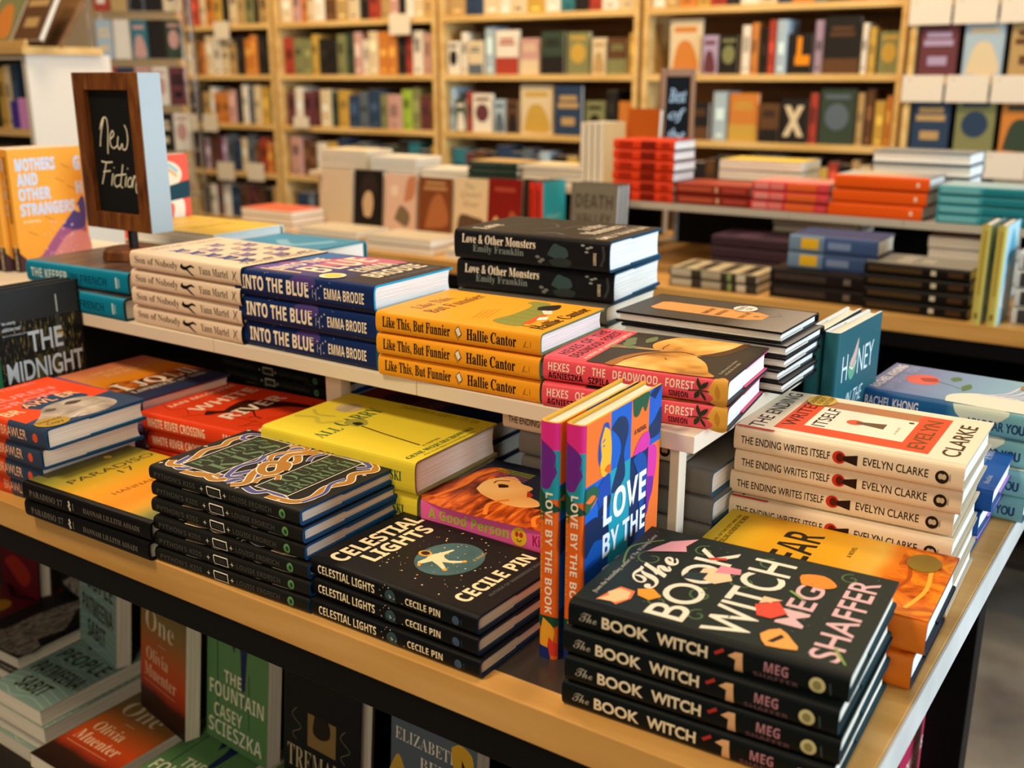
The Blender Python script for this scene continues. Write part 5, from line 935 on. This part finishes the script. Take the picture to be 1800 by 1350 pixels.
ORD = ['first', 'second', 'third', 'fourth', 'fifth', 'sixth', 'seventh', 'eighth', 'ninth', 'tenth', 'eleventh', 'twelfth', 'thirteenth', 'fourteenth', 'fifteenth', 'sixteenth', 'seventeenth', 'eighteenth', 'nineteenth', 'twentieth']
def shade(h, f):
    return '#%02X%02X%02X' % tuple(min(235, int(int(h[i:i + 2], 16) * f)) for i in (1, 3, 5))
def shelved(X0, X1, y, z, h, d, kind, c1, c2, label, group, yaw=0, rnd=None, name='shelved_book'):
    """one upright book, spine or cover to the front"""
    wd = X1 - X0; mb = MB(); m = ink(PALC[c1][0]); pm = PAGE
    T = wd; b = .0022
    if kind == 's':
        n = 6
        pr = [(0, d), (0, .004)] + [(T / 2 - T / 2 * math.cos(math.pi * i / n), .004 - .004 * math.sin(math.pi * i / n)) for i in range(1, n)] + [(T, .004), (T, d)]
        k = len(pr); mb.add([(x, yy, zz) for zz in (0, h) for x, yy in pr], [(i, i + 1, k + i + 1, k + i) for i in range(k - 1)] + [tuple(range(k)), tuple(range(k, 2 * k))], m)
        mb.box(b, .006, .003, T - b, d - .003, h + .0004, pm)
        q = mat(shade(PALC[c1][0], rnd.choice((.62, .75, 1.3, 1.45))), .5, .3); z0 = h * rnd.uniform(.35, .55); z1 = z0 + h * rnd.uniform(.15, .35)
        mb.box(T * .22, -.0008, z0, T * .78, .0005, z1, q); mb.box(T * .3, -.0008, h * .08, T * .7, .0005, h * .14, q)
    else:
        th = .022
        mb.box(0, 0, 0, T, .0025, h, m); mb.box(0, th - .0025, 0, T, th, h, m); mb.box(0, 0, 0, .0025, th, h, m); mb.box(.002, .0025, .003, T - .004, th - .0025, h - .003, pm)
        a = Art(mb, T, h, lambda u, v, dd: (u, -.0004 - dd, v)); q = PALC[c2][0] if c2 else '#E4DCCB'
        if kind == 'X':
            a.poly([(.12, .15), (.34, .15), (.86, .85), (.64, .85)], q); a.poly([(.66, .15), (.88, .15), (.36, .85), (.14, .85)], q)
        elif kind == 'L':
            a.rect(.36, .22, .56, .92, '#E08A1E'); a.rect(.30, .22, .92, .46, '#E08A1E')
        else:
            p = rnd.randint(0, 3)
            if p == 0: a.rect(.0, .0, 1, rnd.uniform(.25, .45), q); a.rect(.15, .66, .85, .72, q); a.rect(.2, .76, .8, .82, q)
            elif p == 1: a.disc(.5, .5, T * .34, h * .24, q); a.rect(.15, .82, .85, .90, q)
            elif p == 2: a.poly([(.1, .05), (.25, .5), (.5, .62), (.75, .5), (.9, .05)], q, 4); a.rect(.15, .76, .85, .86, q)
            else: a.rect(.12, .55, .88, .66, q); a.rect(.18, .70, .82, .80, q); a.rect(.25, .2, .75, .36, q)
    o = link(name, mb.mesh(name)); o.location = (X0, y, z); o.rotation_euler = (0, 0, math.radians(yaw))
    return tag(o, label, 'book', group)
CASES = {'A': (-5.665, -4.80), 'B': (-4.775, -3.54), 'C': (-3.515, -2.315), 'D': (-2.29, -1.075)}
CNAME = {'A': 'leftmost wall bookcase', 'B': 'second wall bookcase', 'C': 'third wall bookcase', 'D': 'fourth wall bookcase'}
LEV = [1.135, .838, .540, .242, -.056, -.354, -.652]
def bookcase(key):
    x0, x1 = CASES[key]; t = thing('bookcase', {'A': 'leftmost tall wooden bookcase against the back wall, partly behind clear rack', 'B': 'wooden wall bookcase above the propped cover row, rows of spines', 'C': 'wooden wall bookcase with face-out covers, third from left', 'D': 'wooden wall bookcase behind the vermilion pile, fourth from left'}[key], 'bookcase', ((x0 + x1) / 2, 4.14, 0), 0, 'wall bookcases')
    o = -(x0 + x1) / 2
    def p(name, b, m, bev=.001): mb = MB(); mb.box(b[0] + o, b[1] - 4.14, b[2], b[3] + o, b[4] - 4.14, b[5], m, bev); link(name, mb.mesh(name), t)
    p('side_panel', (x0, 4.0, 0, x0 + .025, 4.30, 2.30), PINE); p('side_panel', (x1 - .025, 4.0, 0, x1, 4.30, 2.30), PINE)
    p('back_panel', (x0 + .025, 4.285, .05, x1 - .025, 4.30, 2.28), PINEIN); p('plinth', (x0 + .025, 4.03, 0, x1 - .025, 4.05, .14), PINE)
    for z in LEV: p('shelf', (x0 + .0255, 4.002, z + Z0 - .030, x1 - .0255, 4.284, z + Z0), PINE)
    p('top_panel', (x0, 4.0, 2.30, x1, 4.30, 2.33), PINE)
rd = random.Random(77)
for key in 'ABCD': bookcase(key)
for row, items in ROWS.items():
    key, lv = row[0], int(row[1])
    if key not in CASES: continue
    x0, x1 = CASES[key]; lo, hi = x0 + .03, x1 - .03; last = lo
    zs = LEV[lv] + Z0
    for i, (a, b, kd, c1, c2) in enumerate(items):
        a = max(a, last + .0008, lo); b = min(b, hi)
        if b - a < .008: continue
        last = b
        col = PALC[c1][1]; w_ = 'spine' if kd == 's' else 'face-out cover'
        lab = f"{col} book {w_}, {ORD[i]} from left, {ORD[lv - 1]} shelf of {CNAME[key]}"
        h = rd.uniform(.185, .238)
        if kd != 's': h = min(.245, max(.17, (b - a) * 1.52))
        shelved(a, b - .0008, 4.02 + rd.uniform(0, .02), zs + .0005, h, rd.uniform(.13, .16), kd, c1, c2, lab, f"books on {ORD[lv - 1]} shelf of {CNAME[key]}", 0, rd)
for i, (x, y, z, wd, hh) in enumerate([(-5.29, 3.985, .857, .14, .105), (-3.852, 3.985, .857, .15, .107), (-5.654, 3.985, .295, .14, .105), (-5.46, 3.985, .297, .14, .108), (-4.635, 3.985, .297, .13, .065), (-5.355, 3.985, .0, .16, .115), (-5.075, 3.985, .006, .155, .11)]):
    lab = ['white card clipped to the top shelf edge, left of second bookcase', 'white card clipped to the top shelf edge of second bookcase', 'white shelf card just right of the chalkboard, third shelf edge', 'white shelf card second right of the chalkboard, third shelf edge', 'white shelf card at left end of second bookcase, third shelf edge', 'white shelf card on low shelf edge right of chalkboard', 'white shelf card on low shelf edge beside second bookcase'][i]
    mb = MB(); mb.box(0, 0, 0, wd, .0012, hh, mat('#DBCEB8', .7, .2)); o = link('shelf_card', mb.mesh('shelf_card')); o.location = (x, y, z + Z0 - hh); tag(o, lab, 'card', 'shelf cards')

# right-hand face-out display with hanging cards
t = thing('bookcase', 'wooden wall unit at far right with face-out covers and hanging white cards', 'bookcase', (-.45, 4.12, 0), 0)
def p(name, b, m): mb = MB(); mb.box(b[0] + .45, b[1] - 4.12, b[2], b[3] + .45, b[4] - 4.12, b[5], m, .001); link(name, mb.mesh(name), t)
p('side_panel', (-1.055, 3.98, 0, -1.03, 4.30, 2.30), PINE); p('side_panel', (.15, 3.98, 0, .175, 4.30, 2.30), PINE); p('back_panel', (-1.03, 4.2, .05, .15, 4.22, 2.28), BLACKM)
for z in (.83, .53, .235, -.06, -.36, -.66): p('shelf', (-1.0295, 3.975, z + Z0 - .03, .1495, 4.199, z + Z0), PINE)
spot = ['left', 'middle', 'right']
for r_, (zs, cols) in enumerate([(.53, [('m', 'u'), ('l', 'c'), ('t', 'b'), ('s', 'w')]), (.235, [('n', 't'), ('g', 'n'), ('o', 'd'), ('k', 'c')]), (-.06, [('e', 'w'), ('m', 't'), ('c', 'k'), ('b', 'c')])]):
    for i, (c1, c2) in enumerate(cols):
        x = -1.018 + .172 * i
        shelved(x, x + .15, 3.995, zs + Z0 + .0005, .215, .03, 'f', c1, c2, f"{PALC[c1][1]} face-out cover, {ORD[i]} from left, {('upper', 'middle', 'lower')[r_]} row of far-right wall unit", 'face-out covers on far-right unit', 0, rd)
for r_, zs in enumerate((.83, .53, .235)):
    for i in range(4):
        x = -1.062 + .172 * i; mb = MB(); mb.box(0, 0, 0, .162, .0012, .105, mat('#DBCFBE', .7, .2)); a = Art(mb, .162, .105, lambda u, v, d: (u, -.0003 - d, v)); a.spark(.17, .82, .006, '#4A4440')
        o = link('shelf_card', mb.mesh('shelf_card')); o.location = (x, 3.965, zs + Z0 - .100)
        tag(o, f"large white card, {ORD[i]} from left, hanging over {('top', 'middle', 'lower')[r_]} shelf of far-right wall unit", 'card', 'hanging cards on far-right unit')

# low bookcase at the left with a sloped display on top
t = thing('bookcase', 'low wooden bookcase at far left beside the round pillar, sloped display on top', 'bookcase', (-3.70, 1.56, 0), 0)
def p2(name, b, m, rx=0):
    mb = MB(); mb.box(b[0] + 3.70, b[1] - 1.56, b[2], b[3] + 3.70, b[4] - 1.56, b[5], m, .001); return link(name, mb.mesh(name), t)
p2('end_panel', (-3.215, 1.40, 0, -3.19, 1.72, Z0 + .60), mat('#D9D0C2', .5, .3)); p2('side_panel', (-4.25, 1.40, 0, -4.225, 1.70, Z0 + .60), PINE); p2('back_panel', (-4.225, 1.60, .05, -3.215, 1.615, Z0 + .59), BLACKM)
for z in (.36, .07, -.22, -.5): p2('shelf', (-4.2245, 1.401, z + Z0 - .025, -3.2155, 1.599, z + Z0), PINE)
p2('top_panel', (-4.26, 1.38, Z0 + .60, -3.17, 1.68, Z0 + .625), PINE); p2('ledge', (-4.26, 1.39, Z0 + .6255, -3.17, 1.402, Z0 + .645), PINE)
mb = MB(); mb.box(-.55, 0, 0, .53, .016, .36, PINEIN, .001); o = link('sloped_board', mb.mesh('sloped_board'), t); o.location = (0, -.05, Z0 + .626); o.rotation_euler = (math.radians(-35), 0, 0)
for lv, (zs, s_) in enumerate(((.36, 'knbcdlnkycn'), (.07, 'kwnckbyo'))):
    x = -3.78
    for i, ch in enumerate(s_):
        wd = rd.uniform(.036, .056); h = rd.uniform(.19, .225)
        if x + wd > -3.22: break
        shelved(x, x + wd - .001, 1.415, zs + Z0 + .0005, h, .14, 's', ch, '', f"{PALC[ch][1]} book spine, {ORD[i]} from left, {('upper', 'lower')[lv]} shelf of low bookcase at far left", f"spines on {('upper', 'lower')[lv]} shelf of low bookcase", 0, rd); x += wd
for hx, x, wd, hh, nm in (('#3E2F8E', -3.318, .040, .090, 'purple'), ('#D08ACB', -3.272, .052, .100, 'pink')):
    mb = MB(); mb.box(0, 0, 0, wd, .011, hh, ink(hx), .001); o = link('notebook', mb.mesh('notebook')); o.location = (x, 1.4025, .36 + Z0 + .0005)
    tag(o, f"small {nm} notebook standing in front of spines on low bookcase at far left", 'notebook')
for i, (x, c1, c2, lab) in enumerate(((-3.62, 'b', 'y', 'brown cover leaning on the sloped board, left of the three'), (-3.44, 'g', 'o', 'olive cover with orange figure leaning on the sloped board, middle'), (-3.27, 'b', 't', 'brown cover leaning on the sloped board, nearest its right end'))):
    o = shelved(x, x + .15, 1.41, Z0 + .647, .22, .02, 'f', c1, c2, lab, 'covers on the sloped display', 0, rd); o.rotation_euler = (math.radians(-30), 0, 0)

# clear acrylic rack behind the chalkboard
ACR = bpy.data.materials.new('clear_acrylic'); ACR.use_nodes = True; b = ACR.node_tree.nodes['Principled BSDF']
b.inputs['Base Color'].default_value = (.92, .96, 1, 1); b.inputs['Roughness'].default_value = .06; b.inputs['Transmission Weight'].default_value = 1.0; b.inputs['IOR'].default_value = 1.2
t = thing('display_rack', 'clear acrylic rack of small face-out books behind the chalkboard', 'rack', (-3.965, 2.42, 0), 34.5)
for (x, y) in ((-.21, 0), (.195, 0), (-.21, .14), (.195, .14)):
    mb = MB(); mb.box(x, y, 0, x + .014, y + .014, Z0 + 1.05, ACR, .002); link('post', mb.mesh('post'), t)
for z in (-.4, -.2, .005, .205, .405, .605, .805):
    mb = MB(); mb.box(-.195, .001, z + Z0 - .006, .194, .139, z + Z0, ACR); link('tray', mb.mesh('tray'), t)
mb = MB(); mb.box(-.24, -.03, 0, .24, .18, .03, mat('#8A8074', .5, .3), .004); link('base', mb.mesh('base'), t)
ca, sa = math.cos(math.radians(34.5)), math.sin(math.radians(34.5))
for lv, (zs, s_) in enumerate(((.805, 'rtskc'), (.605, 'lwekd'), (.405, 'rnpwm'), (.205, 'tlekw'), (.005, 'yuskc'))):
    for i, ch in enumerate(s_):
        x = -.19 + .077 * i; y = .03
        shelved(-3.965 + x * ca - y * sa, -3.965 + x * ca - y * sa + .07, 2.42 + x * sa + y * ca, zs + Z0 + .0005, .165, .02, 'f', ch, rd.choice('ctkwp'), f"small {PALC[ch][1]} face-out book, {ORD[i]} from left, {ORD[lv]} tray of clear rack", f"small books in the clear rack", 34.5, rd)

# books stored under the second-row table
for i in range(6):
    x = -.92 + .16 * i
    shelved(x, x + .13, 1.90 + .02 * (i % 2), Z0 - .5495, .20, .03, 'f', 'ksnekb'[i], 'ctwlyt'[i], f"{PALC['ksnekb'[i]][1]} cover in the dark under the second-row table, {ORD[i]} from left", 'covers under the second-row table', 0, rd)
